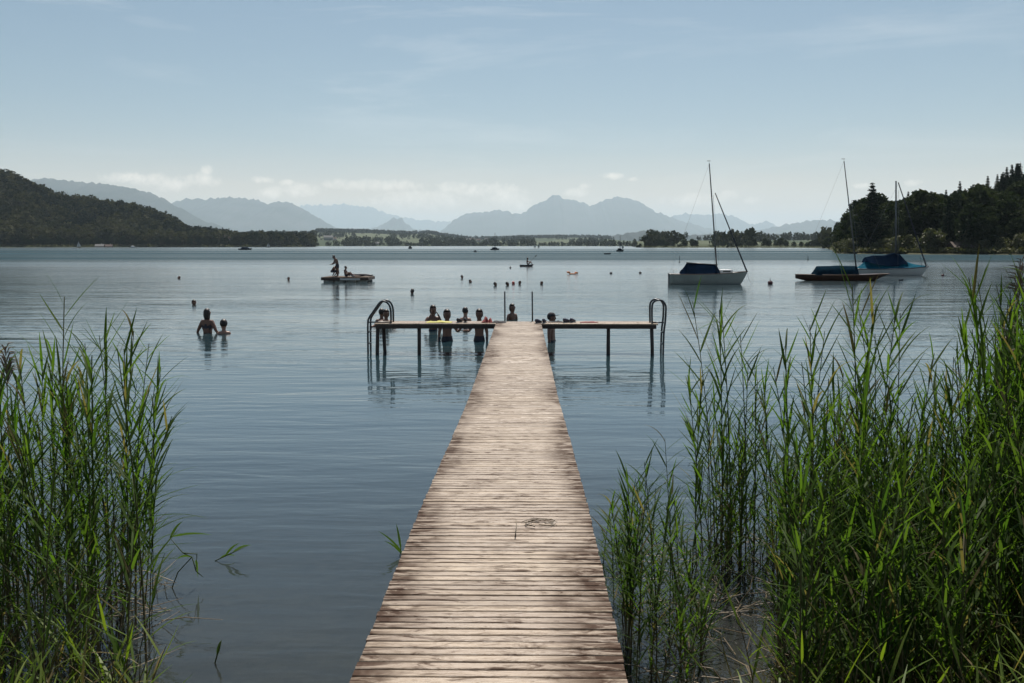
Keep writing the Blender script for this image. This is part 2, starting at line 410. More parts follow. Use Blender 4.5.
# creamy glow painted into the sky colour low over the horizon
e2 = wm('DIVIDE', el, 0.058)
horizon_glow = wm('MULTIPLY', wm('POWER', 2.718, wm('MULTIPLY', wm('MULTIPLY', e2, e2), -1.0)), wrange(wnoise((1.0, 9.0, 1), 4.0, 4, 0.6, 0.5, (1.4, 3.2, 0)), 0.3, 0.7, 0.70, 1.0))
mxv = wn('ShaderNodeMix', data_type='RGBA'); nt.links.new(horizon_glow, mxv.inputs[0]); nt.links.new(mx1.outputs[2], mxv.inputs[6])
mxv.inputs[7].default_value = (20, 12.8, 6.2, 1)
mx2 = wn('ShaderNodeMix', data_type='RGBA'); nt.links.new(cum, mx2.inputs[0]); nt.links.new(mxv.outputs[2], mx2.inputs[6])
mx2.inputs[7].default_value = (30, 25.5, 21, 1)
bg = wn('ShaderNodeBackground'); bg.inputs['Strength'].default_value = 0.053
nt.links.new(mx2.outputs[2], bg.inputs['Color'])
wo = wn('ShaderNodeOutputWorld'); nt.links.new(bg.outputs[0], wo.inputs['Surface'])

sd = bpy.data.lights.new("sun", 'SUN'); sd.energy = 5.0; sd.angle = R(0.53); sd.color = (1.0, 0.94, 0.86)
so = bpy.data.objects.new("sun", sd); col.objects.link(so)
dirv = Vector((math.sin(R(SUN_AZ)) * math.cos(R(SUN_EL)), math.cos(R(SUN_AZ)) * math.cos(R(SUN_EL)), math.sin(R(SUN_EL))))
so.rotation_euler = dirv.to_track_quat('Z', 'Y').to_euler(); so.location = (0, 0, 50)
vs = scene.view_settings
vs.view_transform = 'Standard'; vs.look = 'None'; vs.exposure = 0.32; vs.gamma = 1.0; vs.use_curve_mapping = False
scene.cycles.max_bounces = 5; scene.cycles.diffuse_bounces = 2; scene.cycles.glossy_bounces = 2
scene.cycles.transmission_bounces = 3; scene.cycles.transparent_max_bounces = 8; scene.cycles.volume_bounces = 1
scene.cycles.use_denoising = True

# haze: one even box of air round everything
HAZE = 3.35e-5
bm = bmesh.new(); box(bm, (0, 10000, 1040), (120000, 130000, 2100))
hz = bm_obj('haze', bm, []) ; tag(hz, kind='stuff')
N = NT('haze_air')
pv = N.n('ShaderNodeVolumePrincipled'); pv.inputs['Color'].default_value = (0.74, 0.89, 1.0, 1)
pv.inputs['Density'].default_value = HAZE; pv.inputs['Anisotropy'].default_value = 0.3
N.l(pv.outputs[0], N.out.inputs['Volume']); hz.data.materials.append(N.m)

# ------------------------------------------------------------------ terrain
#        px     R      W     ytop   tree height
TAB = [(-1500, 900, 300, 190, 23), (-600, 950, 350, 170, 23), (-200, 1150, 380, 166, 23), (0, 1250, 400, 173, 23), (30, 1250, 400, 184, 23), (51, 1260, 400, 192, 23), (65, 1270, 400, 196, 23), (94, 1280, 380, 198, 23), (122, 1290, 350, 200.5, 23), (152, 1300, 320, 207.5, 23), (173, 1300, 280, 214, 23), (184, 1310, 200, 223, 23), (228, 1330, 180, 228, 23), (241, 1340, 150, 231, 23), (262, 1380, 100, 232, 22), (300, 1450, 90, 232, 22), (311, 1500, 100, 234, 16), (318, 2100, 2975, 229.5, 18), (345, 2200, 3325, 230, 18), (372, 2250, 3325, 230.5, 18), (408, 2300, 3325, 232, 18), (428, 2300, 3325, 230.5, 18), (446, 2300, 3325, 234, 18), (468, 2300, 3325, 237, 16), (500, 2300, 3675, 237.5, 14), (519, 2300, 4025, 236, 18), (560, 2300, 4550, 235.5, 18), (600, 2200, 5075, 236, 18), (630, 2000, 3000, 239.5, 10), (640, 1020, 3600, 239.5, 10), (700, 1000, 3800, 239.5, 10), (760, 980, 3900, 239.5, 10), (820, 940, 3900, 239.5, 10), (832, 330, 90, 247, 9), (845, 312, 110, 238, 10), (857, 308, 120, 223, 15), (880, 305, 140, 216, 16), (906, 303, 150, 216.5, 16), (925, 302, 160, 208, 16), (940, 302, 170, 202, 16), (956, 300, 170, 197, 16), (980, 300, 180, 190, 16), (1004, 300, 190, 181, 16), (1024, 300, 200, 174, 16), (1100, 290, 220, 154, 16), (1400, 240, 220, 129, 16), (2400, 150, 150, 180, 16)]
TB = np.array(TAB, dtype=float)
def tab(px, k): return float(np.interp(px, TB[:, 0], TB[:, k]))
def px_of(x, y):
    if y <= 1: return 99999
    return 528 + F * (x - CAM.x) / y
def near_bed(x, y):
    # bank by the camera, shallow shelf out to some twenty metres
    xs = [-4, 1.0, 3.4, 4.6, 6.5, 10, 16, 30, 90]
    zs = [0.62, 0.45, 0.18, -0.06, -0.28, -0.5, -0.9, -1.6, -3.0]
    z = float(np.interp(y - 0.18 * max(0, abs(x) - 1.5), xs, zs))
    z += 0.05 * noise.noise(Vector((x * 0.9, y * 0.9, 0)))
    return z
def ground_z(x, y):
    r = math.hypot(x - CAM.x, y)
    px = px_of(x, y)
    if px > 90000:
        return near_bed(x, y) if r < 60 else min(6, 0.6 + (r - 60) * 0.01)
    Rr = tab(px, 1); W = tab(px, 2)
    if r < 60 and Rr > 80: return near_bed(x, y)
    if r < Rr:
        return max(-3.0, -0.2 - (Rr - r) * 0.05)
    zr = max(0.8, 2.6 + (245 - tab(px, 3)) / F * (Rr + W) - tab(px, 4))
    t = (r - Rr) / W
    s = min(1, t); s = s * s * (3 - 2 * s) * 0.55 + s * 0.45
    z = 0.35 + s * (zr - 0.35)
    if W > 1000:   # rolling farmland in front of the far ridge
        z += min(t * 4, 1) * 7 * (0.5 + noise.noise(Vector((x * 0.0016, y * 0.0011, 3)))) * (1 - min(t, 1) ** 3)
    z += min(1, (r - Rr) / 40) * 2.0 * noise.noise(Vector((x * 0.013, y * 0.013, 1)))
    return z
azs = list(np.arange(-180, -46, 4.0)) + list(np.arange(-46, -30, 1.0)) + list(np.arange(-30, 30, 0.12)) + list(np.arange(30, 46, 1.0)) + list(np.arange(46, 180, 4.0))
rs = [0.5, 1.2] + list(np.geomspace(2, 60, 34)) + list(np.geomspace(66, 270, 9)) + list(np.geomspace(280, 540, 34)) + list(np.geomspace(560, 6500, 80)) + [9000, 15000, 25000, 45000, 50000]
V = [(CAM.x, 0.0, near_bed(0, 0))]
for r in rs:
    for a in azs:
        x = CAM.x + r * math.sin(R(a)); y = r * math.cos(R(a))
        V.append((x, y, ground_z(x, y)))
na = len(azs); Q = []
for i in range(len(rs) - 1):
    b = 1 + i * na
    k = np.arange(na); k2 = (k + 1) % na
    Q.append(np.stack([b + k, b + k2, b + na + k2, b + na + k], 1))
Q = np.concatenate(Q)
g = link('ground', np_mesh('ground', V, Q, M['ground'], True)); tag(g, kind='structure')

# water sheet reaching just under the far banks
wv = []; wq = []
wr = [0.0001, 3, 8, 20, 60, 150, 320, 700, 1400, 2600, 6000]
was = np.arange(-180, 180, 3.0)
for r in wr:
    for a in was: wv.append((CAM.x + r * math.sin(R(a)), r * math.cos(R(a)), 0.0))
n_ = len(was)
for i in range(len(wr) - 1):
    k = np.arange(n_); k2 = (k + 1) % n_
    wq.append(np.stack([i * n_ + k, i * n_ + k2, (i + 1) * n_ + k2, (i + 1) * n_ + k], 1))
wo_ = link('water', np_mesh('water', wv, np.concatenate(wq), M['water'])); tag(wo_, kind='structure')

# mountains
def mountain(prof, D, depth, name='mountain', rough=1.0, seed=0):
    if D > 12000: D *= 0.82; depth *= 0.82
    pts = np.array(prof, float)
    pxs = np.arange(pts[0, 0], pts[-1, 0] + 1, 1.6)
    ny = 27; V = []
    for j in range(ny):
        t = j / (ny - 1) * 2 - 1             # -1 foot in front, 0 the ridge, 1 foot behind
        fall = (1 - abs(t)) ** 0.85
        Y = D + t * depth
        for px in pxs:
            yt = np.interp(px, pts[:, 0], pts[:, 1])
            jag = 2.3 * noise.fractal(Vector((px * 0.21, seed, 0)), 0.75, 2.1, 5) * rough
            d = at_y(px, yt + jag, D)
            zt = d.z
            X = CAM.x + (px - 528) / F * D
            rug = noise.fractal(Vector((X * 0.00035, Y * 0.00035, seed)), 0.9, 2.1, 5)
            z = -40 + (zt + 40) * fall + rug * 170 * min(1, abs(t) * 3) * fall * (D / 40000)
            V.append((X, Y, z))
    nx = len(pxs); Q = []
    for j in range(ny - 1):
        k = np.arange(nx - 1)
        Q.append(np.stack([j * nx + k, j * nx + k + 1, (j + 1) * nx + k + 1, (j + 1) * nx + k], 1))
    o = link(name, np_mesh(name, V, np.concatenate(Q), M['mountain'], True)); tag(o, kind='structure')
mountain([(-500, 215), (-300, 190), (-120, 186), (-20, 184), (28, 180), (51, 178), (74, 181.6), (101, 183), (127, 187), (152, 193), (165, 199), (183, 209.5), (200, 219), (225, 230), (260, 243)], 21000, 4200, seed=1)
mountain([(90, 243), (140, 214), (165, 206), (178, 202), (188, 198.6), (208, 199), (223, 197), (241, 198), (256, 199), (268, 204), (281, 201.6), (293, 203), (306, 210.5), (319, 218), (331, 225), (345, 233), (380, 244)], 31000, 5000, seed=2)
mountain([(220, 240), (285, 214), (306, 204.5), (331, 205), (344, 203.6), (362, 206.6), (375, 208), (387, 213), (410, 219), (450, 222), (480, 232), (520, 243)], 60000, 5000, seed=3)
mountain([(350, 244), (368, 231), (378, 226.5), (387, 222), (393, 218.5), (399, 217), (404, 220.5), (409, 224.5), (413, 228), (430, 233), (460, 243)], 36000, 2500, seed=4)
mountain([(400, 244), (440, 231.5), (451, 223), (463, 214), (481, 212.5), (501, 210), (512, 213), (522, 213.5), (532, 206.6), (545, 200), (551, 196.5), (556, 194.7), (565, 199), (578, 201.6), (593, 206), (603, 200), (616, 197), (628, 198), (641, 203), (651, 210.5), (666, 216), (684, 222), (710, 229), (760, 242)], 38000, 6000, seed=5)
mountain([(610, 240), (650, 221), (666, 217), (684, 213.7), (706, 214.8), (717, 213.7), (728, 214.8), (734, 218), (743, 223.5), (752, 225), (763, 220.7), (772, 226), (790, 230), (830, 243)], 52000, 6000, seed=6)
mountain([(700, 243), (745, 232), (772, 227), (794, 222.5), (805, 220.5), (816, 219.6), (828, 221), (842, 222.7), (870, 222), (900, 227), (960, 230), (1040, 225), (1200, 230), (1400, 243)], 33000, 5000, seed=7)
mountain([(560, 243), (610, 236), (635, 232), (651, 229.5), (668, 233), (690, 235), (740, 233.5), (790, 234.5), (830, 233), (880, 236), (940, 243)], 9500, 2000, seed=8, rough=0.6)

# ------------------------------------------------------------------ trees
def unit(n):
    v = rng.normal(size=(n, 3)); return v / np.linalg.norm(v, axis=1)[:, None]
def quads_at(P, size, aspect=0.6, up=0.0, jitter=0.35):
    """irregular four-cornered leaf clumps at points P"""
    n = len(P)
    a = unit(n); a[:, 2] *= (1 - up); a /= np.linalg.norm(a, axis=1)[:, None]
    b = np.cross(a, unit(n)); b /= np.linalg.norm(b, axis=1)[:, None] + 1e-9
    s = (size * (0.6 + 0.8 * rng.random(n)))[:, None]
    c = [a * s, b * s * aspect, -a * s, -b * s * aspect]
    V = np.stack([P + ci * (1 + jitter * (rng.random((n, 1)) - 0.5) * 2) for ci in c], 1).reshape(-1, 3)
    Q = np.arange(n * 4).reshape(-1, 4)
    return V, Q
def crown_pts(h, wd, n, base=0.18, lobes=9):
    """points through several overlapping lobes; dense near the lobe surfaces, with gaps between"""
    out = []
    L = []
    for i in range(lobes):
        t = (i + 0.5) / lobes
        z = h * (base + (1 - base) * (0.12 + 0.76 * t))
        rr = wd * 0.5 * math.sin(math.pi * min(0.97, 0.22 + 0.72 * t)) ** 0.6
        an = i * 2.4 + rng.random() * 0.8
        off = rr * (0.30 + 0.35 * rng.random())
        if i == lobes - 1: off *= 0.3
        sr = wd * (0.20 + 0.13 * rng.random()) * (1 - 0.25 * t)
        L.append((off * math.cos(an), off * math.sin(an), z, sr))
    per = n // lobes
    for (x, y, z, s) in L:
        u = unit(per); rad = s * (0.55 + 0.5 * rng.random(per) ** 0.5)
        p = u * rad[:, None]; p[:, 2] *= 0.85
        wob = np.array([noise.noise(Vector((q[0] * 3, q[1] * 3, q[2] * 3)) + Vector((x, y, z))) for q in u])
        p *= (1 + 0.45 * wob)[:, None]
        out.append(p + np.array([x, y, z]))
    return np.concatenate(out)
def conifer_pts(h, wd, n):
    t = rng.random(n) ** 0.85                     # 0 top .. 1 base
    tier = np.abs(0.6 * np.round(t * 17) / 17 + 0.4 * t + rng.normal(size=n) * 0.012)
    z = h * (1 - 0.9 * np.clip(tier, 0, 1))
    an = rng.random(n) * 2 * np.pi
    armlen = wd * 0.5 * np.clip(tier, 0.05, 1) ** 0.8 * (0.75 + 0.35 * np.sin(an * 5 + tier * 40))
    rad = armlen * rng.random(n) ** 0.5
    return np.stack([rad * np.cos(an), rad * np.sin(an), z - rad * 0.25], 1)
def trunk_bm(h, r0, limbs=5, crown=0.6):
    bm = bmesh.new()
    tube(bm, [(0, 0, -0.5), (0.05, 0, h * 0.25), (-0.05, 0.06, h * 0.55), (0.05, 0, h * 0.86)], [r0 * 1.2, r0 * 0.85, r0 * 0.5, r0 * 0.12], 7)
    for i in range(limbs):
        a = i * 2.4; z = h * (0.3 + 0.08 * i); l = h * 0.2 * (1 - i * 0.08)
        tube(bm, [(0, 0, z), (math.cos(a) * l * 0.5, math.sin(a) * l * 0.5, z + l * 0.4), (math.cos(a) * l, math.sin(a) * l, z + l)], [r0 * 0.45, r0 * 0.3, r0 * 0.08], 5)
    return bm
def tree_proto(kind, i):
    if kind == 'broad':
        h = [15, 13, 16, 12][i]; wd = [9.5, 8.5, 8, 9][i]; n = 3000
        P = crown_pts(h, wd, n, 0.10, [11, 9, 12, 10][i]); V, Q = quads_at(P, 0.42); mt = M['leaf_a']; r0 = 0.28
    elif kind == 'conifer':
        h = [18, 15.5, 20][i]; wd = [8.2, 7.4, 8.6][i]; n = 2400
        P = conifer_pts(h, wd, n); V, Q = quads_at(P, np.clip(0.22 + 0.4 * (1 - P[:, 2] / h), 0.2, 0.5), 0.4, 0.5); mt = M['leaf_b']; r0 = 0.25
    else:
        h = [5.2, 4.0, 6.5][i]; wd = [5.2, 4.4, 5.0][i]; n = 900
        P = crown_pts(h, wd, n, 0.0, 7); V, Q = quads_at(P, 0.26); mt = M['leaf_c']; r0 = 0.1
    tone = np.repeat(rng.random(len(P)) * 0.35, 4)
    bmh = trunk_bm(h, r0, 5 if kind != 'conifer' else 0)
    cm = np_mesh('crown', V, Q, mt, attrs={'tone': tone})
    tm = bpy.data.meshes.new('trunk'); bmh.to_mesh(tm); bmh.free(); tm.materials.append(M['bark'])
    return {'h': h, 'crown': cm, 'trunk': tm}
PROTO = {k: [tree_proto(k, i) for i in range(n)] for k, n in (('broad', 4), ('conifer', 3), ('willow', 3))}
def put_tree(kind, i, x, y, h, name, label, cat, group, wide=1.0):
    p = PROTO[kind][i]; s = h / p['h']
    e = empty(name, (x, y, ground_z(x, y) - 0.15), rng.random() * 6.28, label, cat, group)
    for nm in ('trunk', 'crown'):
        c = link(nm, p[nm], e); c.scale = (s * wide, s * wide, s)
    return e
def polar(px, r):
    u = (px - 528) / F; a = math.atan(u)
    return CAM.x + r * math.sin(a), r * math.cos(a)

def merged_forest(name, spots, nq, qs):
    """one mass of far trees: spots = (x, y, z, height, width, conifer?, tone)"""
    Vs = []; Qs = []; T = []; off = 0
    protos = []
    for k in range(10):
        if k < 4:
            P = conifer_pts(1, 1, nq); q = quads_at(P, qs * np.clip(1.1 - P[:, 2], 0.25, 0.9), 0.6, 0.4)
        else:
            P = crown_pts(1, 1, nq, 0.05, 6); q = quads_at(P, qs, 0.75)
        protos.append(q)
    for (x, y, z, h, wd, con, tn) in spots:
        k = rng.integers(0, 4) if con else rng.integers(4, 10)
        V0, Q0 = protos[k]
        a = rng.random() * 6.28; ca, sa = math.cos(a), math.sin(a)
        V = V0 * [wd, wd, h]
        V = np.stack([V[:, 0] * ca - V[:, 1] * sa + x, V[:, 0] * sa + V[:, 1] * ca + y, V[:, 2] + z], 1)
        Vs.append(V); Qs.append(Q0 + off); off += len(V)
        T.append(np.clip(tn + (rng.random(len(V) // 4).repeat(4) - 0.5) * 0.12, 0, 1))
    o = link(name, np_mesh(name, np.concatenate(Vs), np.concatenate(Qs), M['leaf_mass'], attrs={'tone': np.concatenate(T)}))
    return o

# right-hand wooded hill: every tree that shows as one is a thing
GR = 'trees on the wooded hillside at the right shore'
cells = []
for k in range(900):
    px = 834 + rng.random() ** 0.9 * 250
    Rr = tab(px, 1); W = tab(px, 2)
    r = Rr + 7 + rng.random() * (W + 15)
    x, y = polar(px, r)
    if all((x - a) ** 2 + (y - b) ** 2 > 5.0 ** 2 for a, b, _, _ in cells): cells.append((x, y, px, (r - Rr) / W))
cells.sort(key=lambda c: math.hypot(c[0], c[1]))
mass = []
nt_ = 0
for (x, y, px, t) in cells:
    th = tab(px, 4)
    con = (px > 985 and t > 0.35 and rng.random() < 0.85) or rng.random() < 0.2
    h = th * (0.78 + 0.4 * rng.random())
    if px > 1060: h *= 0.95
    if con: h *= 1.12
    if t < 0.10: h *= 0.75
    if nt_ < 250:
        nt_ += 1
        if con: put_tree('conifer', rng.integers(0, 3), x, y, h, 'conifer_tree', 'dark pointed conifer standing among the broadleaf trees of the wooded hillside on the right shore', 'conifer', 'conifers on the wooded hillside at the right shore')
        else: put_tree('broad', rng.integers(0, 4), x, y, h, 'broadleaf_tree', 'dark rounded broadleaf tree on the wooded hillside behind the moored boats', 'tree', GR, 0.9 + 0.3 * rng.random())
    else: mass.append((x, y, ground_z(x, y) - 0.3, h, h * (0.36 if con else 0.62), con, rng.random() * 0.4))
if mass:
    tag(merged_forest('hill_forest', mass, 500, 0.045), 'dark wood on the top of the right-hand hill, treetops behind the nearer trees', 'forest', kind='stuff')
x, y = polar(867, 318)
put_tree('conifer', 2, x, y, 20.5, 'conifer_tree', 'tall pointed conifer rising above its neighbours near the left tip of the wooded right shore', 'conifer', None, 1.6)
x, y = polar(880, 330); put_tree('broad', 0, x, y, 15, 'broadleaf_tree', 'dark rounded broadleaf tree on the wooded hillside behind the moored boats', 'tree', GR)
for px, hh in ((835, 3.5), (840, 4.2), (846, 4.5), (853, 3.5), (862, 4.0), (872, 3.3), (882, 4.2), (893, 5.2), (905, 5.4), (915, 3.3), (926, 7.2), (929, 6.0), (945, 4.0), (958, 6.4), (967, 3.4), (980, 3.6), (996, 4.4), (1012, 5.2), (1022, 5.6), (1040, 5), (1060, 5)):
    x, y = polar(px, tab(px, 1) + 4 + rng.random() * 3)
    put_tree('willow', rng.integers(0, 3), x, y, hh, 'willow_bush', 'pale grey-green willow bush at the waterline below the wooded right shore', 'bush', 'willow bushes along the right shore', 1.1)

# left-hand wooded hill
front = []; mass = []
tries = []
for k in range(3000):
    px = -260 + rng.random() * 575
    Rr = tab(px, 1); W = tab(px, 2)
    r = Rr + 9 + rng.random() * (W + 30)
    x, y = polar(px, r); t = (r - Rr) / W
    key = (int(x // 8), int(y // 8))
    if key in tries[-1:] : continue
    tries.append(key)
    th = 14 + 7 * rng.random()
    con = rng.random() < (0.22 if t > 0.75 else 0.10)
    tn = 0.12 + 0.75 * noise.noise(Vector((x * 0.014, y * 0.009, 0))) + (0.2 if t < 0.25 else 0) - 0.08 + 1.2 * rng.random() ** 1.8
    mass.append((x, y, ground_z(x, y) - 0.5, th * (1.15 if con else 1), th * (0.42 if con else 1.05), con, tn))
tag(merged_forest('hill_forest', mass, 110, 0.10), 'dense dark mixed forest covering the hill on the left shore of the lake', 'forest', kind='stuff')
PROTO_FAR = {}
def far_tree(kind, x, y, h, label, group, name='broadleaf_tree', cat='tree', wide=1.05):
    put_tree(kind, rng.integers(0, 4), x, y, h, name, label, cat, group, wide)
for k in range(62):
    px = -6 + k * 4.0 + rng.random() * 2.5
    x, y = polar(px, tab(px, 1) + 6 + rng.random() * 5)
    far_tree('broad', x, y, 8 + 6 * rng.random(), 'rounded tree in the front row along the waterline of the left shore', 'trees along the left shoreline')
for k in range(22):
    px = 243 + k * 3.2 + rng.random() * 1.5
    x, y = polar(px, tab(px, 1) + 10 + rng.random() * 25)
    far_tree('broad', x, y, 15 + 6 * rng.random(), 'dark tree on the low wooded point between the left hill and the open fields', 'trees on the low point left of the fields')
# reed strips along the far banks
def shore_strip(px0, px1, step, h0, h1, name, label):
    P = []
    px = px0
    while px < px1:
        for q in range(3):
            rr = tab(px, 1) + 0.5 + rng.random() * 8
            x, y = polar(px + rng.random() * step, rr)
            P.append((x, y, max(0, ground_z(x, y)) + 0.3 + rng.random() * (h0 + (h1 - h0) * rng.random())))
        px += step
    P = np.array(P)
    sc = 0.9 if px1 < 820 else 0.35
    V, Q = quads_at(P, sc * 1.5 if sc > 0.5 else sc, 0.7, 0.0)
    tag(link(name, np_mesh(name, V, Q, M['grass_far'], attrs={'tone': rng.random(len(V))})), label, 'reed belt', kind='stuff')
M['grass_far'] = leaf_mat('bank_reeds', (0.07, 0.075, 0.03), (0.13, 0.125, 0.06), trans=0.2, use_obj=False, rough=0.8)
shore_strip(-60, 316, 0.35, 0.4, 2.4, 'reed_belt', 'pale reed belt along the foot of the left wooded hill')
shore_strip(636, 830, 0.35, 0.4, 1.8, 'reed_belt', 'olive reed belt along the low far bank behind the white sailboat')
shore_strip(832, 1070, 0.12, 0.2, 1.3, 'reed_belt', 'low grassy bank at the foot of the wooded right shore')

# far ridges, woods and hedges between the fields: one far-off mass
mass = []
for k in range(3600):      # ridge wood of the middle distance
    px = 250 + rng.random() * 360
    W = tab(px, 2) if px > 316 else 1700
    Rr = tab(px, 1) if px > 316 else 2100
    if px > 828: Rr, W = 1000, 3900
    r = Rr + W * (0.78 + 0.26 * rng.random())
    x, y = polar(px, r)
    if 412 < px < 432 or 462 < px < 486: 
        if rng.random() < 0.6: continue
    h = 14 + 8 * rng.random()
    zz = ground_z(x, y) if 316 < px < 828 else (30 if px < 316 else 20)
    mass.append((x, y, zz - 1, h, h * 0.9, rng.random() < 0.4, 0.35 * rng.random()))
for k in range(2200):      # woods and hedgerows on the slope
    px = 318 + rng.random() * 510
    Rr = tab(px, 1); W = tab(px, 2)
    t = rng.random() * 0.75
    x, y = polar(px, Rr + W * t)
    n1 = noise.noise(Vector((px * 0.028, t * 4.0, 5)))
    if n1 < (0.02 if px < 500 else 0.04): continue
    h = 10 + 9 * rng.random()
    mass.append((x, y, ground_z(x, y) - 0.5, h, h * 0.85, rng.random() < 0.2, 0.2 + 0.4 * rng.random()))
for k in range(420):      # trees along the far waterline
    px = 316 + rng.random() * 320
    if 318 < px < 345 and rng.random() < 0.6: continue
    x, y = polar(px, tab(px, 1) + 8 + rng.random() * 40)
    h = 6 + 11 * rng.random() * (0.4 + 0.6 * abs(noise.noise(Vector((px * 0.05, 2, 2)))) * 2)
    mass.append((x, y, ground_z(x, y) - 0.5, h, h * 0.9, rng.random() < 0.15, 0.3 + 0.5 * rng.random()))
tag(merged_forest('far_woodland', mass, 36, 0.16), 'hazy woods and hedgerows among the fields beyond the far end of the lake', 'woodland', kind='stuff')

# groups of trees on the low bank at the right of the lake's far end
for px, h, wd in ((637, 7, 1.2), (641, 9, 1.1), (646, 10, 1), (651, 8, 1.2), (656, 10, 1), (661, 10.5, 1), (666, 9, 1.1), (671, 8, 1), (685, 10, 1.2), (690, 12, 1.2), (694, 9, 1),
                  (713, 6, 1), (722, 8, 1.1), (728, 10, 1.1), (734, 9, 1.1), (741, 8, 1.1), (749, 11, 1.1), (755, 14, 1.2), (761, 12, 1.2), (767, 11, 1.1), (773, 12, 1.1), (780, 13, 1.2),
                  (785, 11, 1.1), (791, 8, 1.1), (797, 9, 1.1), (803, 9, 1.1), (809, 10, 1.1), (815, 12, 1.2), (821, 12, 1.2), (827, 10, 1.1)):
    x, y = polar(px + rng.uniform(-2, 2), min(tab(px, 1), 1020) + 14 + rng.random() * 25)
    lab = ('dark rounded tree on the low islet-like point left of the white sailboat mast', 'trees on the low point left of the sailboat') if px < 700 else \
          ('dark rounded tree on the low far bank between the masts of two moored boats', 'trees on the low bank between the masts')
    far_tree('broad', x, y, h * (0.68 if px > 700 else 0.8) * rng.uniform(.8, 1.15), lab[0], lab[1], wide=rng.uniform(1.3, 1.9))

# ------------------------------------------------------------------ far houses
def house(px, r, wd, dp, hh, rh, label, wall='plaster', roof='roof_red', rz=0.3, floors=2, group=None, zoff=0.0):
    x, y = polar(px, r)
    e = empty('house', (x, y, ground_z(x, y) - 0.3 + zoff), rz, label, 'house', group)
    bm = bmesh.new(); box(bm, (0, 0, hh / 2), (wd, dp, hh))
    # gable ends
    for s in (-1, 1):
        v = [bm.verts.new((s * wd / 2, -dp / 2, hh)), bm.verts.new((s * wd / 2, dp / 2, hh)), bm.verts.new((s * wd / 2, 0, hh + rh - 0.1))]
        v2 = [bm.verts.new((s * (wd / 2 - 0.3), q.co.y, q.co.z)) for q in v]
        bm.faces.new(v); bm.faces.new(v2[::-1])
        for i in range(3): bm.faces.new((v[i], v2[i], v2[(i + 1) % 3], v[(i + 1) % 3]))
    bm_obj('wall', bm, M[wall], e)
    bm = bmesh.new()
    ang = math.atan2(rh, dp / 2); ln = math.hypot(rh, dp / 2) + 0.8
    for s in (-1, 1):
        box(bm, (0, s * (dp / 4 + 0.25), hh + rh / 2 - 0.1), (wd + 1.2, ln, 0.25), rot=Matrix.Rotation(-s * ang, 4, 'X'))
    rf = bm_obj('roof', bm, M[roof], e)
    bm = bmesh.new(); box(bm, (wd * 0.2, dp * 0.12, hh + rh + 0.2), (0.7, 0.7, 1.8)); bm_obj('chimney', bm, M['plaster'], rf)
    nx = max(2, int(wd / 3.2))
    for f in range(floors):
        for i in range(nx):
            X = -wd / 2 + (i + 0.5) * wd / nx; Z = 1.5 + f * 2.7
            bm = bmesh.new(); box(bm, (X, -dp / 2 - 0.02, Z), (1.2, 0.12, 1.3)); wi = bm_obj('window', bm, M['wood_dark'], e)
            bm = bmesh.new(); box(bm, (X, -dp / 2 - 0.09, Z), (0.95, 0.05, 1.05)); bm_obj('pane', bm, M['pane'], wi)
    bm = bmesh.new(); box(bm, (wd / 2 + 0.03, 0, 1.1), (0.12, 1.1, 2.1)); bm_obj('door', bm, M['wood_dark'], e)
    return e
house(329, 2900, 26, 14, 9, 5, 'big pale farmhouse standing alone in the field right of the low wooded point', 'plaster', 'roof_grey', 0.1)
house(334, 2960, 16, 10, 5, 4, 'low pale barn touching the right side of the big farmhouse in the field', 'plaster', 'roof_red', 0.4, 1)
house(376, 2420, 14, 9, 4, 3, 'small white house low in the middle of the open field beyond the lake', 'plaster_w', 'roof_grey', 0.3, 1)
house(466, 3500, 34, 14, 7, 5, 'long white-walled building, leftmost of the village on the far slope', 'plaster_w', 'roof_grey', 0.1)
house(472, 3560, 18, 12, 8, 6, 'pale village house with a brown roof right beside the long white building', 'plaster', 'roof_red', 0.5)
house(479, 3500, 16, 11, 7, 5, 'pale village house with a brown roof, second to the right of the long white building', 'plaster', 'roof_red', -0.3)
house(487, 3650, 16, 11, 7, 5, 'white village house with a grey roof at the right end of the far village', 'plaster_w', 'roof_grey', 0.2)
house(450, 3300, 15, 10, 6, 4, 'small pale farm left of the far village, between field and wood', 'plaster', 'roof_red', 0.2, 1)
house(99, 1262, 9, 7, 2.8, 2.2, 'small dark boathouse with a grey roof on the bank below the left hill', 'wood_dark', 'roof_grey', 0.2, 1)
house(108, 1266, 8, 6, 2.6, 2, 'small boathouse with a brown roof right of the grey-roofed boathouse under the left hill', 'wood_dark', 'roof_red', 0.1, 1)
house(226, 1345, 9, 8, 5, 4, 'white gabled house half hidden by trees at the low end of the left hill', 'plaster_w', 'roof_red', 1.2, 2, zoff=6)
house(957, 306, 6, 4, 1.8, 1.2, 'low timber boat shed among the willows on the right shore', 'wood_dark', 'wood_dark', 0.1, 1)

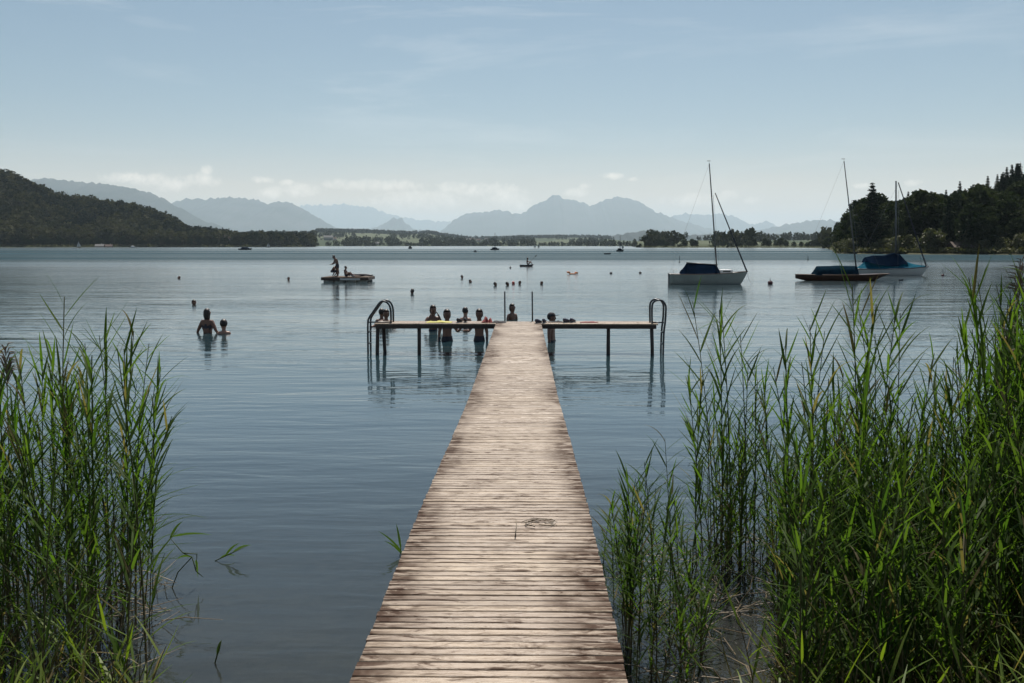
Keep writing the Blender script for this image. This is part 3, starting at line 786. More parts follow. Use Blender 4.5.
# ------------------------------------------------------------------ jetty
DZ = 0.73                     # top of the deck above the water
JW = 0.595                    # half width
Y0, YE = 1.4, 24.55
FY, BY = 23.82, 24.6           # front and back edge of the cross platform
jet = empty('jetty', (0, 0, 0), 0, 'long wooden bathing jetty running out to a T-shaped platform over the lake', 'jetty')
def boards(lo, hi, step, w, halfspan, along_x, zt, other=0.0, taper=False):
    """boards laid side by side: each a bevelled slab with its own tone, a little uneven"""
    bm = bmesh.new(); tl = bm.verts.layers.float.new('tone')
    p = lo
    while p < hi:
        t = random.random(); n0 = len(bm.verts)
        dw = w * random.uniform(0.97, 1.0); dl = random.uniform(-0.004, 0.004); dz = random.uniform(-0.0015, 0.001)
        sag = random.uniform(-0.003, 0.003)
        g = []
        prof = [(-dw / 2, -0.030), (-dw / 2, -0.004), (-dw / 2 + 0.004, 0), (dw / 2 - 0.004, 0), (dw / 2, -0.004), (dw / 2, -0.030)]
        hs_ = halfspan
        if taper:      # the old jetty narrows a little on the way out
            hw = float(np.interp(p, [0, 7, 12, 24.6], [.595, .600, .550, .543])); cc_ = float(np.interp(p, [0, 10, 24.6], [0, 0, -.06])); hs_ = (hw - cc_, hw + cc_)
        for e, sgn in ((-hs_[0], -1), (hs_[1], 1)):
            ring = []
            for (a, b) in prof:
                a2 = p + a + random.uniform(-0.0012, 0.0012) + sgn * sag
                co = (e + dl, a2, zt + b + dz) if along_x else (a2, e + dl, zt + b + dz)
                v = bm.verts.new(co); v[tl] = t; ring.append(v)
            g.append(ring)
        k = len(prof)
        for i in range(k):
            bm.faces.new((g[0][i], g[0][(i + 1) % k], g[1][(i + 1) % k], g[1][i]))
        bm.faces.new(g[0][::-1]); bm.faces.new(g[1])
        p += step
    return bm
bm_obj('deck', boards(Y0, YE, 0.0785, 0.0655, (JW, JW), True, DZ, taper=True), M['deck'], jet)
XL, XR = -3.52, 3.27
JC = -0.06; JF = 0.545      # centre line and half width of the jetty at its far end
bm_obj('platform_deck', boards(FY + 0.05, BY, 0.118, 0.108, (-XL, -JW - 0.012), False, DZ - 0.004) if False else boards(FY + 0.06, BY, 0.1185, 0.110, (-XL, -JW - 0.012), True, DZ - 0.002), M['deck_cross'], jet)
bm_obj('platform_deck', boards(FY + 0.06, BY, 0.1185, 0.110, (-JF - JC - 0.012, XR), True, DZ - 0.002), M['deck_cross'], jet)
bm = bmesh.new()
for x in (-JF + 0.12, 0.0, JF - 0.16): box(bm, (x, (Y0 + YE) / 2, DZ - 0.105), (0.07, YE - Y0, 0.14), 0.005)
bm_obj('stringer', bm, M['beam'], jet)
for x0, x1 in ((XL + 0.04, -JF + JC - 0.015), (JF + JC + 0.015, XR - 0.04)):
    for y in (FY + 0.02, BY - 0.05):
        bm = bmesh.new(); box(bm, ((x0 + x1) / 2, y, DZ - 0.078), (x1 - x0, 0.06, 0.09), 0.006)
        bm_obj('edge_beam', bm, M['beam'], jet)
for x in (XL + 0.12, -2.45, XR - 0.13, 2.09):
    bm = bmesh.new(); box(bm, (x, (FY + BY) / 2, DZ - 0.09), (0.09, BY - FY - 0.15, 0.09), 0.005); bm_obj('cross_beam', bm, M['beam'], jet)
def post(x, y, top, r=0.042, lean=0.0, leany=0.0):
    bm = bmesh.new(); pts = []
    for i in range(7):
        z = top - i * (top + 2.2) / 6
        pts.append((x + lean * (top - z) + random.uniform(-0.006, 0.006), y + leany * (top - z), z))
    tube(bm, pts, [r * random.uniform(0.94, 1.06) for _ in pts], 10)
    bm_obj('post', bm, M['post'], jet, True)
for (x, y, ln) in ((-3.44, FY + 0.08, -0.03), (-3.35, FY + 0.42, 0.04), (-2.45, FY + 0.08, 0.0), (2.09, FY + 0.08, 0.01), (3.13, FY + 0.08, 0.03)):
    post(x, y, DZ - 0.10, 0.045, ln)
for y in (2.6, 6.4, 10.4, 14.5, 18.6, 22.6):
    for s in (-1, 1): post(s * (JF - 0.2), y, DZ - 0.17, 0.05)
    bm = bmesh.new(); box(bm, (0, y, DZ - 0.215), (JF * 1.7, 0.09, 0.075), 0.004); bm_obj('cross_beam', bm, M['beam'], jet)
# two thin upright rods at the far edge of the jetty's head
for px in (505.0, 532.5):
    p = at_y(px, 322, BY + 0.03); q = at_y(px - 0.3, 291.5, BY + 0.03)
    bm = bmesh.new(); tube(bm, [(p.x, p.y, DZ - 0.12), (q.x, q.y, q.z)], 0.019, 8); bm_obj('upright_rod', bm, M['rail'], jet, True)
# ladders: two bent rails each, reaching over the end of the platform down into the water
def ladder(side, pts, dy):
    f = None
    for y in (FY + 0.15, FY + 0.15 + dy):
        bm = bmesh.new()
        P = [Vector((p[0], y, p[1])) for p in pts]
        S = []
        for i in range(len(P) - 1):     # smooth the bends
            a = P[max(i - 1, 0)]; b = P[i]; c = P[i + 1]; d = P[min(i + 2, len(P) - 1)]
            for k in range(5):
                t = k / 5
                S.append(0.5 * ((2 * b) + (c - a) * t + (2 * a - 5 * b + 4 * c - d) * t * t + (3 * b - a - 3 * c + d) * t ** 3))
        S.append(P[-1])
        tube(bm, S, 0.024, 8)
        o = bm_obj('rail', bm, M['rail'], None, True)
        if f is None:
            f = bpy.data.objects.new('ladder', None); col.objects.link(f); f.parent = jet
        o.parent = f
    xr = pts[-2][0]
    for z in (0.50, 0.22, -0.06, -0.34, -0.62):
        bm = bmesh.new(); tube(bm, [(xr, FY + 0.15, z), (xr, FY + 0.15 + dy, z)], 0.02, 8)
        o = bm_obj('rung', bm, M['rail'], f, True)
    bm = bmesh.new(); tube(bm, [(pts[0][0], FY + 0.15, DZ + 0.02), (xr, FY + 0.15, DZ + 0.02)], 0.017, 8)
    o = bm_obj('brace', bm, M['rail'], f, True)
YL = FY + 0.15
def XZ(px, py): p = at_y(px, py, YL); return (p.x, p.z)
ladder(-1, [(XZ(391, 321)[0], DZ - .03), XZ(390.6, 310), XZ(388, 303.5), XZ(383.5, 301.3), XZ(379.5, 303), XZ(373, 312), XZ(369, 318), XZ(367.9, 323), XZ(367.9, 340), (XZ(367.9, 340)[0], -0.9)], 0.42)
ladder(1, [(XZ(652.2, 321)[0], DZ - .03), XZ(652, 308), XZ(653.4, 302.5), XZ(657.5, 300.2), XZ(662.5, 301), XZ(665.6, 305.5), XZ(665.8, 312), XZ(665.2, 322), XZ(663.6, 338), (XZ(663.0, 348)[0], -0.9)], 0.42)

# ------------------------------------------------------------------ people
def skin_mesh(J, E, rad, sub=2):
    names = list(J)
    me = bpy.data.meshes.new('t'); me.from_pydata([J[n] for n in names], [(names.index(a), names.index(b)) for a, b in E], [])
    o = bpy.data.objects.new('t', me); col.objects.link(o)
    sk = o.modifiers.new('s', 'SKIN'); sk.use_smooth_shade = True
    for i, n in enumerate(names):
        r = rad[n]; me.skin_vertices[0].data[i].radius = r if isinstance(r, tuple) else (r, r)
        me.skin_vertices[0].data[i].use_root = (n == 'pel')
    ss = o.modifiers.new('u', 'SUBSURF'); ss.levels = sub; ss.render_levels = sub
    dg = bpy.context.evaluated_depsgraph_get(); dg.update()
    ev = o.evaluated_get(dg); m2 = bpy.data.meshes.new_from_object(ev)
    bpy.data.objects.remove(o); bpy.data.meshes.remove(me)
    return m2
BASE = {'pel': (0, 0, .93), 'waist': (0, 0, 1.08), 'chest': (0, 0, 1.27), 'nb': (0, .01, 1.43), 'neck': (0, .0, 1.50), 'h0': (0, -.02, 1.56), 'h1': (0, -.01, 1.65), 'h2': (0, 0, 1.71)}
for s, k in ((1, 'L'), (-1, 'R')):
    BASE.update({'sh' + k: (s * .165, .01, 1.385), 'el' + k: (s * .215, .02, 1.11), 'wr' + k: (s * .235, -.04, .87), 'ha' + k: (s * .24, -.06, .79),
                 'hip' + k: (s * .095, 0, .86), 'kn' + k: (s * .10, -.01, .48), 'an' + k: (s * .10, .02, .09), 'to' + k: (s * .11, -.13, .03)})
RAD = {'pel': (.135, .105), 'waist': (.120, .09), 'chest': (.150, .105), 'nb': (.085, .075), 'neck': .064, 'h0': (.070, .084), 'h1': (.114, .130), 'h2': (.082, .096)}
for k in 'LR':
    RAD.update({'sh' + k: .072, 'el' + k: .042, 'wr' + k: .028, 'ha' + k: (.036, .022), 'hip' + k: .092, 'kn' + k: .058, 'an' + k: .038, 'to' + k: .034})
EDG = [('pel', 'waist'), ('waist', 'chest'), ('chest', 'nb'), ('nb', 'neck'), ('neck', 'h0'), ('h0', 'h1'), ('h1', 'h2')]
for k in 'LR':
    EDG += [('chest', 'sh' + k), ('sh' + k, 'el' + k), ('el' + k, 'wr' + k), ('wr' + k, 'ha' + k), ('pel', 'hip' + k), ('hip' + k, 'kn' + k), ('kn' + k, 'an' + k), ('an' + k, 'to' + k)]
def person_parts(pose=None, child=False, slim=1.0, face=None):
    J = {k: Vector(v) for k, v in BASE.items()}
    if pose: J.update({k: Vector(v) for k, v in pose.items()})
    rad = {k: (v if isinstance(v, tuple) else (v, v)) for k, v in RAD.items()}
    rad = {k: (a * (1 if k[0] == 'h' and k[1] in '012' else slim), b * (1 if k[0] == 'h' and k[1] in '012' else slim)) for k, (a, b) in rad.items()}
    if child: rad = {k: ((a * 1.18, b * 1.18) if k in ('h0', 'h1', 'h2') else (a * .95, b * .95)) for k, (a, b) in rad.items()}
    me = skin_mesh(J, EDG, rad)
    bm = bmesh.new(); bm.from_mesh(me)
    up = (J['h2'] - J['h0']).normalized()
    fw = Vector(face) if face else Vector((0, -1, 0)); fw = (fw - up * fw.dot(up)).normalized(); sd_ = fw.cross(up)
    hc = J['h1']
    rh = 1.15 if child else 1.0
    q = Matrix((sd_, fw, up)).transposed().to_4x4()
    def add(c, r, sc): ball(bm, hc + (sd_ * c[0] + fw * c[1] + up * c[2]) * rh, r * rh, sc, 8, 6, q)
    add((0, .098, -.035), .017, (.8, 1.2, 1.5)); add((0, .083, -.085), .018, (1.4, .7, .45)); add((0, .075, -.115), .022, (1.1, .8, .7))
    for s in (-1, 1): add((s * .083, .0, -.02), .026, (.4, .8, 1.2))
    nb_ = len(bm.faces)
    for s in (-1, 1): add((s * .032, .082, -.005), .012, (1.2, .7, .8))
    bm.faces.ensure_lookup_table()
    for f in bm.faces[nb_:]: f.material_index = 1
    for k in 'LR':       # palm continues into five unequal, slightly curled fingers
        w_ = J['wr' + k]; h_ = J['ha' + k]; d = (h_ - w_).normalized()
        a = Vector((0, 1, 0)) if abs(d.y) < .8 else Vector((1, 0, 0)); a = (a - d * a.dot(d)).normalized(); c = d.cross(a)
        for i, (off, ln) in enumerate(((-.026, .062), (-.009, .072), (.009, .068), (.025, .052))):
            p0 = h_ + a * off; tube(bm, [p0, p0 + d * .03, p0 + d * (.03 + ln * .5) + c * .006, p0 + d * (.028 + ln) + c * .02], [.010, .0092, .0082, .006], 6)
        p0 = w_ + d * .03 - a * .02; tube(bm, [p0, p0 - a * .028 + d * .03, p0 - a * .032 + d * .06], [.012, .0105, .008], 6)
    bmesh.ops.recalc_face_normals(bm, faces=bm.faces)
    bm.to_mesh(me); bm.free()
    for p in me.polygons: p.use_smooth = True
    return me, J, (hc, sd_, fw, up, rh)
def hair_mesh(fr, long=0.0, cap=False):
    hc, sd_, fw, up, rh = fr
    bm = bmesh.new()
    bmesh.ops.create_uvsphere(bm, u_segments=16, v_segments=12, radius=1.0)
    q = Matrix((sd_, fw, up)).transposed()
    kill = []
    for v in bm.verts:
        x, y, z = v.co
        low = -1.0 if y < 0.15 else 0.25          # leaves the face free
        if z < -0.55 and long == 0: v.co.z = -0.55
        if y > 0.25 and z < 0.3: kill.append(v)
        sc = Vector((.102, .120, .122))
        p = Vector((x * sc.x, y * sc.y - .012, v.co.z * sc.z + .02))
        if long and y < 0.3 and z < 0: p.z -= long * (-z); p.y -= .02; p.x *= 1.0 + 0.25 * (-z)
        n = noise.noise(Vector((x * 4, y * 4, z * 4))) * .008
        p *= (1 + n * 5)
        v.co = hc + (q @ p) * rh
    bmesh.ops.delete(bm, geom=kill, context='VERTS')
    return bm
def clothes_mesh(body, sel, off=.010):
    bm = bmesh.new(); bm.from_mesh(body)
    bmesh.ops.delete(bm, geom=[f for f in bm.faces if not sel(f.calc_center_median())], context='FACES')
    bm.normal_update()
    for v in bm.verts: v.co += v.normal * off
    return bm
def make_person(loc, rz, label, group=None, pose=None, child=False, scale=1.0, skin='skin', hair='hair', longh=0.0, trunks='swim_dark', bikini=None, slim=1.0, face=None, cap=None, zr=(0.72, 1.02), xr=.24, goggles=False):
    me, J, fr = person_parts(pose, child, slim, face)
    me.materials.clear(); me.materials.append(M[skin]); me.materials.append(M['eye'])
    e = empty('person', loc, rz, label, 'person', group); e.scale = (scale,) * 3
    link('body', me, e)
    bm_obj('hair', hair_mesh(fr, longh), M[hair], e, True)
    if trunks: bm_obj('swimwear', clothes_mesh(me, lambda c: zr[0] < c.z < zr[1] and abs(c.x) < xr), M[trunks], e, True)
    if bikini: bm_obj('bikini_top', clothes_mesh(me, lambda c: 1.19 < c.z < 1.29 and abs(c.x) < .15), M[bikini], e, True)
    if cap:
        hc, sd_, fw, up, rh = fr; q = Matrix((sd_, fw, up)).transposed().to_4x4()
        bm = bmesh.new(); ball(bm, hc + up * .035 - fw * .01, .112, (.95, 1.08, .95), 16, 10, q)
        bmesh.ops.delete(bm, geom=[v for v in bm.verts if (v.co - hc).dot(up) < .03], context='VERTS')
        box(bm, hc + fw * .14 + up * .04, (.13, .12, .012), 0.004, q)
        bm_obj('cap', bm, M[cap], e, True)
    return e
def stand(px, top_py, Y, H):
    """base position so that a figure of height H has its head top at the given image row"""
    p = at_y(px, top_py, Y); return (p.x, Y, p.z - H)

# woman and child wading at the left
arms_out = {'elL': (.30, .03, 1.13), 'wrL': (.40, -.03, .96), 'haL': (.46, -.05, .90), 'elR': (-.30, .03, 1.13), 'wrR': (-.42, -.03, .95), 'haR': (-.49, -.05, .89)}
make_person(stand(207, 307.8, 29.5, 1.80), R(165), 'person wading waist-deep far left, arms held away from the body', pose=arms_out, longh=.16, bikini='swim_dark', hair='hair', slim=1.05)
make_person(stand(223.5, 318.8, 29.2, 1.72), R(200), 'child up to the shoulders in the water right beside the wading adult', child=True, scale=.95, skin='skin_b')
# bathers round the platform
lean = {'elL': (.36, -.10, 1.27), 'wrL': (.52, -.30, 1.24), 'haL': (.58, -.36, 1.25), 'elR': (-.34, -.10, 1.27), 'wrR': (-.42, -.32, 1.24), 'haR': (-.42, -.40, 1.25)}
make_person(stand(386, 308.5, 32.0, 1.80), R(0), 'person in the water behind the left ladder, arms spread to both sides', pose=lean, longh=.05)
make_person(stand(381.5, 308.0, 32.6, 1.76), R(180), 'short-haired person facing the lake, close beside the one with spread arms', scale=.98, pose=None)
hands_up = {'elL': (.27, -.10, 1.17), 'wrL': (.14, -.22, 1.42), 'haL': (.09, -.20, 1.52), 'elR': (-.29, -.08, 1.17), 'wrR': (-.16, -.20, 1.42), 'haR': (-.11, -.18, 1.52)}
make_person(stand(433, 304.3, 30.5, 1.80), R(20), 'bather behind the left platform raising both hands to the face', pose=hands_up, longh=.10, bikini='swim_dark')
armf = {'elL': (.28, -.12, 1.16), 'wrL': (.36, -.30, 1.28), 'haL': (.40, -.36, 1.30)}
make_person(stand(447, 308.3, 27.2, 1.80), R(10), 'bather at the left platform with one forearm raised beside a yellow towel', pose=armf, longh=.06)
make_person(stand(465.3, 306.5, 33.5, 1.80), R(160), 'head of a short-haired swimmer seen just above the shoes on the left platform', skin='skin_b')
make_person(stand(479.2, 308.0, 27.2, 1.80), R(-12), 'bather at the left platform standing between the shoes and the red bag', pose={'elR': (-.27, -.1, 1.17), 'wrR': (-.34, -.3, 1.2), 'haR': (-.36, -.37, 1.2)}, longh=.03)
make_person(stand(512.3, 303.0, 35.0, 1.80), R(40), 'swimmer with head and shoulders out, framed between the two upright rods', longh=.08)
make_person(stand(551.5, 312.6, 27.0, 1.78), R(75), 'bather in a dark cap facing right, at the platform just right of the jetty', cap='cloth_dark', pose={'elL': (.19, -.02, 1.11)})

# swimmers whose heads show
def swimmer(px, py_water, label, top=4.0, group=None, rz=None, skin='skin', hair='hair', arm=False, longh=0.0, child=False):
    d = on_plane(px, py_water)
    H = 1.80
    z = -H + top * d.y / F
    pose = {'elL': (.33, -.22, 1.42), 'wrL': (.30, -.48, 1.46), 'haL': (.28, -.56, 1.47)} if arm else {'elL': (.35, -.12, 1.30), 'wrL': (.45, -.3, 1.36), 'haL': (.47, -.38, 1.36), 'elR': (-.35, -.12, 1.30), 'wrR': (-.45, -.3, 1.36), 'haR': (-.47, -.38, 1.36)}
    make_person((d.x, d.y, z), random.uniform(0, 6.28) if rz is None else rz, label, group, pose=pose, skin=skin, hair=hair, longh=longh, child=child)
swimmer(194, 304.6, 'lone dark-haired swimmer farther out, left above the wading adult', 5.4)
swimmer(412.3, 293.4, 'lone swimmer between the raft and the left platform', 5.0)
swimmer(462, 278.2, 'small dark head of a swimmer above the left platform, farthest of its cluster', 3.4)
swimmer(470.3, 282.2, 'swimmer with one pale arm out, just left of the line of heads', 3.0, arm=True, skin='skin_b')
swimmer(495.2, 285.6, 'dark-haired head at the left end of the row of swimmers beyond the rods', 4.0)
swimmer(507.3, 285.4, 'dark-haired head in the row of swimmers, immediately left of the reddish one', 4.0)
swimmer(519.8, 284.2, 'dark-haired head in the row of swimmers, immediately right of the reddish one', 3.8)
swimmer(541.6, 284.2, 'swimmer apart from the row, alone above the right edge of the jetty head', 3.4)
swimmer(179, 278.6, 'far swimmer with reddish hair and an arm out, left of the raft', 3.0, arm=True, skin='skin_b', hair='hair_b')
swimmer(288.6, 280.2, 'dark head of a swimmer in open water left of the raft', 3.6)
swimmer(513.4, 284.0, 'swimmer with a reddish cap in the middle of the row of heads', 3.0, hair='buoy_red')

# ------------------------------------------------------------------ things left on the platform
def at_deck(px, Y): p = at_y(px, 321, Y); return p.x, Y, DZ
def shoe(bm, x, y, z, rz, L=.27):
    Mx = Matrix.Translation((x, y, z)) @ Matrix.Rotation(rz, 4, 'Z')
    prof = [(-.5, .030, .09), (-.38, .036, .10), (-.15, .036, .085), (.10, .042, .06), (.32, .045, .045), (.46, .030, .03), (.5, .012, .02)]
    rings = []
    for t, hw, h in prof:
        ring = [bm.verts.new(Mx @ Vector((t * L, hw * math.sin(a), .018 + h * max(0, .5 - .5 * math.cos(a)) ** .7))) for a in [2 * math.pi * k / 10 for k in range(10)]]
        rings.append(ring)
    for i in range(len(rings) - 1):
        for k in range(10): bm.faces.new((rings[i][k], rings[i][(k + 1) % 10], rings[i + 1][(k + 1) % 10], rings[i + 1][k]))
    bm.faces.new(rings[0][::-1]); bm.faces.new(rings[-1])
def shoe_pair(px, Y, label, mat, rz):
    x, y, z = at_deck(px, Y)
    for i, s in enumerate((-1, 1)):
        e = empty('shoe', (x + s * .07, y + .03 * s, z), rz + .15 * s, label[i], 'shoe')
        bm = bmesh.new(); shoe(bm, 0, 0, 0.0, 0); bm_obj('upper', bm, M[mat], e, True)
        bm = bmesh.new(); box(bm, (0, 0, .010), (.27, .085, .018), .008); bm_obj('sole', bm, M['sole'], e)
shoe_pair(462.5, 24.2, ('left-hand shoe of the dark pair on the left platform near the yellow towel', 'right-hand shoe of the dark pair on the left platform near the yellow towel'), 'shoe', 1.4)
shoe_pair(541.5, 24.0, ('left-hand shoe of the bluish pair beside the capped bather', 'right-hand shoe of the bluish pair, touching the capped bather'), 'shoe_b', 1.2)
shoe_pair(570, 24.2, ('left-hand shoe of the dark pair alone on the right platform', 'right-hand shoe of the dark pair alone on the right platform'), 'shoe_b', 1.0)
def heap(name, px, Y, sx, sy, sz, mat, label, cat, seed):
    x, y, z = at_deck(px, Y)
    bm = bmesh.new(); bmesh.ops.create_grid(bm, x_segments=22, y_segments=14, size=1)
    for v in bm.verts:
        u, w_ = v.co.x, v.co.y
        e_ = max(0, 1 - abs(u) ** 3) * max(0, 1 - abs(w_) ** 3)
        h = (.45 + .75 * noise.fractal(Vector((u * 1.7, w_ * 1.7, seed)), .8, 2.1, 4)) * e_
        v.co = Vector((u * sx / 2 * (1 + .12 * noise.noise(Vector((w_ * 2, seed, 0)))), w_ * sy / 2, .006 + max(0.0, h) * sz))
    r = bmesh.ops.extrude_face_region(bm, geom=bm.faces[:])
    for v in [q for q in r['geom'] if isinstance(q, bmesh.types.BMVert)]: v.co.z = .0
    o = bm_obj(name, bm, M[mat], None, True); o.location = (x, y, z); tag(o, label, cat)
    return o
heap('towel', 439, 24.2, .62, .40, .045, 'cloth_yellow', 'crumpled yellow-green towel on the left platform beside the bather', 'towel', 3)
heap('bag', 487, 24.2, .26, .28, .18, 'cloth_red', 'dark red cloth bag standing on the left platform near the jetty', 'bag', 9)
heap('clothes', 499, 24.2, .34, .3, .06, 'cloth_dark', 'small dark pile of clothes where the left platform meets the jetty', 'clothes', 14)
heap('clothes', 556, 24.3, .40, .2, .035, 'cloth_dark', 'flat dark piece of clothing right of the capped bather', 'clothes', 17)
heap('plank_cloth', 589, 24.2, .42, .2, .03, 'cloth_red', 'flat reddish cloth lying on the right platform above its middle post', 'cloth', 19).name = 'cloth'

# bits of dry reed on the boards
p = on_plane(516, 529, DZ)
bm = bmesh.new(); q = on_plane(515, 539, DZ); tube(bm, [(q.x, q.y, DZ + .012), ((p.x + q.x) / 2 + .006, (p.y + q.y) / 2, DZ + .05), (p.x, p.y, DZ + .07)], [.004, .0035, .001], 5)
tag(bm_obj('reed_twig', bm, M['litter'], None, True), 'short dry reed twig lying across the jetty boards', 'twig')
c = on_plane(542, 525, DZ); bm = bmesh.new()
for k in range(9):
    a = random.random() * 6.28; r_ = random.uniform(.04, .11)
    pts = [(c.x + math.cos(a + t * 2.4) * r_ * (1 + .5 * t), c.y + math.sin(a + t * 2.4) * r_ * .9, DZ + .006 + .02 * random.random()) for t in (0, .3, .6, .9)]
    tube(bm, pts, .0022, 4)
tag(bm_obj('grass_wisp', bm, M['litter'], None, True), 'tangle of dry grass lying on the jetty boards right of the twig', 'dry grass')

# ------------------------------------------------------------------ boats
def hull_bm(L, B, fb_s, fb_b, draft=0.35, over_s=0.04, over_b=0.1, transom=0.6, full=0.5, nx=22, ny=6):
    """lofted hull, bow at +x; sheer from fb_s (stern) to fb_b (bow)"""
    bm = bmesh.new(); rows = []; sheer = []
    for i in range(nx + 1):
        t = i / nx; x = -L / 2 + L * t
        wdt = B / 2 * (transom + (1 - transom) * math.sin(min(1, t / full) * math.pi / 2)) if t < full else B / 2 * max(0.0, math.cos((t - full) / (1 - full) * math.pi / 2)) ** 0.75
        wdt = max(wdt, 0.012)
        sh = fb_s + (fb_b - fb_s) * t ** 1.6 - 0.05 * math.sin(math.pi * t)
        keel = -draft * math.sin(math.pi * min(1, max(0, 0.12 + 0.76 * t))) ** 0.8
        if t > 1 - over_b * 2: keel = keel + (sh * 0.5 - keel) * ((t - 1 + over_b * 2) / (over_b * 2)) ** 2
        if t < over_s * 2: keel = keel + (sh * 0.35 - keel) * (1 - t / (over_s * 2)) ** 1.5 * (1 if over_s > .05 else .3)
        row = []
        for j in range(-ny, ny + 1):
            s = j / ny; a = abs(s)
            yy = wdt * (a ** 0.6) * (0.90 + 0.10 * a); zz = keel + (sh - keel) * a ** 2.2
            xo = 0.0 if t < 0.6 else (zz - sh) / max(.3, sh - keel) * over_b * L * ((t - 0.6) / 0.4) ** 2 * 0.55
            row.append(bm.verts.new((x + xo, yy * (1 if s >= 0 else -1), zz)))
        rows.append(row); sheer.append((x, wdt, sh))
    for i in range(nx):
        for j in range(2 * ny): bm.faces.new((rows[i][j], rows[i][j + 1], rows[i + 1][j + 1], rows[i + 1][j]))
    bm.faces.new(rows[0])
    return bm, sheer
def deck_bm(sheer, drop=0.03, camber=0.06):
    bm = bmesh.new(); rows = []
    for (x, wdt, sh) in sheer:
        rows.append([bm.verts.new((x, wdt * .985 * s, sh - drop + camber * (1 - s * s) * min(1, wdt * 1.5))) for s in (-1, -.6, -.25, 0, .25, .6, 1)])
    for i in range(len(rows) - 1):
        for j in range(6): bm.faces.new((rows[i][j], rows[i][j + 1], rows[i + 1][j + 1], rows[i + 1][j]))
    return bm
def tarp_bm(stations, ny=12, seed=1, sag=.04):
    """cover stretched over a ridge: stations = (x, half width, edge z, ridge z, roundness)"""
    S = []
    for i in range(len(stations) - 1):
        a, b = stations[i], stations[i + 1]
        for k in range(5): S.append(tuple(a[q] + (b[q] - a[q]) * k / 5 for q in range(5)))
    S.append(stations[-1]); bm = bmesh.new(); rows = []
    for i, (x, hw, ez, rz_, rd) in enumerate(S):
        row = []
        for j in range(-ny, ny + 1):
            s = j / ny; a = abs(s)
            prof = (1 - a) * (1 - rd) + (1 - a ** 3) * rd
            f = noise.fractal(Vector((x * 1.6, s * 2.2, seed)), .7, 2.2, 4) * sag
            z = ez + (rz_ - ez) * prof + f * (1 if 0 < a < 1 else .3) - (.03 * math.sin(a * math.pi))
            row.append(bm.verts.new((x, hw * s + f * .5, z)))
        rows.append(row)
    for i in range(len(rows) - 1):
        for j in range(2 * ny): bm.faces.new((rows[i][j], rows[i][j + 1], rows[i + 1][j + 1], rows[i + 1][j]))
    for r_ in (rows[0], rows[-1]):
        bm.faces.new(r_)
    return bm
def spar(e, name, a, b, r0, r1, mat):
    bm = bmesh.new(); tube(bm, [a, tuple((Vector(a) + Vector(b)) / 2), b], [r0, (r0 + r1) / 2, r1], 8)
    return bm_obj(name, bm, M[mat], e, True)
def wires(e, lines, r=.006):
    for a, b in lines:
        bm = bmesh.new(); tube(bm, [a, b], r, 4); bm_obj('stay', bm, M['wire'], e)

# 1: grey-white sailboat with navy cover
Yb = on_plane(708, 284.2).y; k = Yb / F
def BX(px): return at_y(px, 284, Yb).x
def BZ(py): return at_y(708, py, Yb).z
x0 = (BX(669) + BX(747.5)) / 2; L1 = BX(747.5) - BX(669)
b1 = empty('sailboat', (x0, Yb, 0), 0.0, 'moored grey-white sailboat under a navy cover, furled foresail slanting from its bow', 'sailboat')
hb, sh = hull_bm(L1, 1.9, BZ(274), BZ(271.5), .35, .02, .07, .72)
h_ = bm_obj('hull', hb, M['hull_grey'], b1, True)
bm_obj('deck', deck_bm(sh), M['deck_white'], b1, True)
bm = bmesh.new(); tube(bm, [(x, w_ + .01, z + .01) for x, w_, z in sh] + [(x, -w_ - .01, z + .01) for x, w_, z in sh[::-1]], .022, 6); bm_obj('rub_rail', bm, M['wood_dark'], h_)
bm = bmesh.new(); box(bm, (BX(725) - x0, 0, BZ(271.4)), (.85, 1.0, .26), .1); cb_ = bm_obj('cabin', bm, M['deck_white'], b1, True)
bm = bmesh.new(); box(bm, (BX(725) - x0, -.505, BZ(271.2)), (.5, .02, .09), .008); bm_obj('window', bm, M['pane'], cb_)
X = lambda px: BX(px) - x0
bm_obj('cockpit_cover', tarp_bm([(X(679.5), .66, .66, BZ(272), 0), (X(683), .7, .62, BZ(268), 0), (X(686.3), .74, .60, BZ(263), .1), (X(700), .84, .60, BZ(263.6), .1), (X(716), .80, .62, BZ(264.6), .15), (X(719.5), .5, .66, BZ(271), .2)], seed=4, sag=.10), M['tarp_navy'], b1, True)
XP = lambda px, py: at_y(px, py, Yb).x - x0
mb = (XP(717, 271), 0, BZ(271)); mt_ = (XP(709.3, 163.5), 0, BZ(163.5))
ma = spar(b1, 'mast', mb, mt_, .055, .035, 'mast')
bm = bmesh.new(); tube(bm, [(mt_[0], 0, mt_[2]), (mt_[0] - .02, 0, mt_[2] + .16)], .008, 5); box(bm, (mt_[0] - .04, 0, mt_[2] + .17), (.24, .01, .035)); bm_obj('wind_vane', bm, M['wire'], ma)
spar(b1, 'furled_foresail', (X(746.8), 0, BZ(272)), (XP(715.2, 193), 0, BZ(193)), .052, .03, 'furled')
spar(b1, 'boom', (X(717.2), 0, BZ(264.8)), (X(686), 0, BZ(262.6)), .04, .035, 'mast')
wires(b1, [(mt_, (X(669.5), 0, BZ(274))), ((mt_[0] + .3, 0, BZ(195)), (X(717), .85, BZ(273))), ((mt_[0] + .3, 0, BZ(195)), (X(717), -.85, BZ(273)))])
bm = bmesh.new(); tube(bm, [(X(746.5), 0, BZ(272)), (X(748.5), -.1, .3), (X(752), -.2, -.05)], .014, 5); bm_obj('mooring_line', bm, M['sail'], b1)
bm = bmesh.new(); box(bm, (X(669) - .03, 0, .28), (.05, .34, .85), .015); bm_obj('rudder', bm, M['hull_dark'], b1)
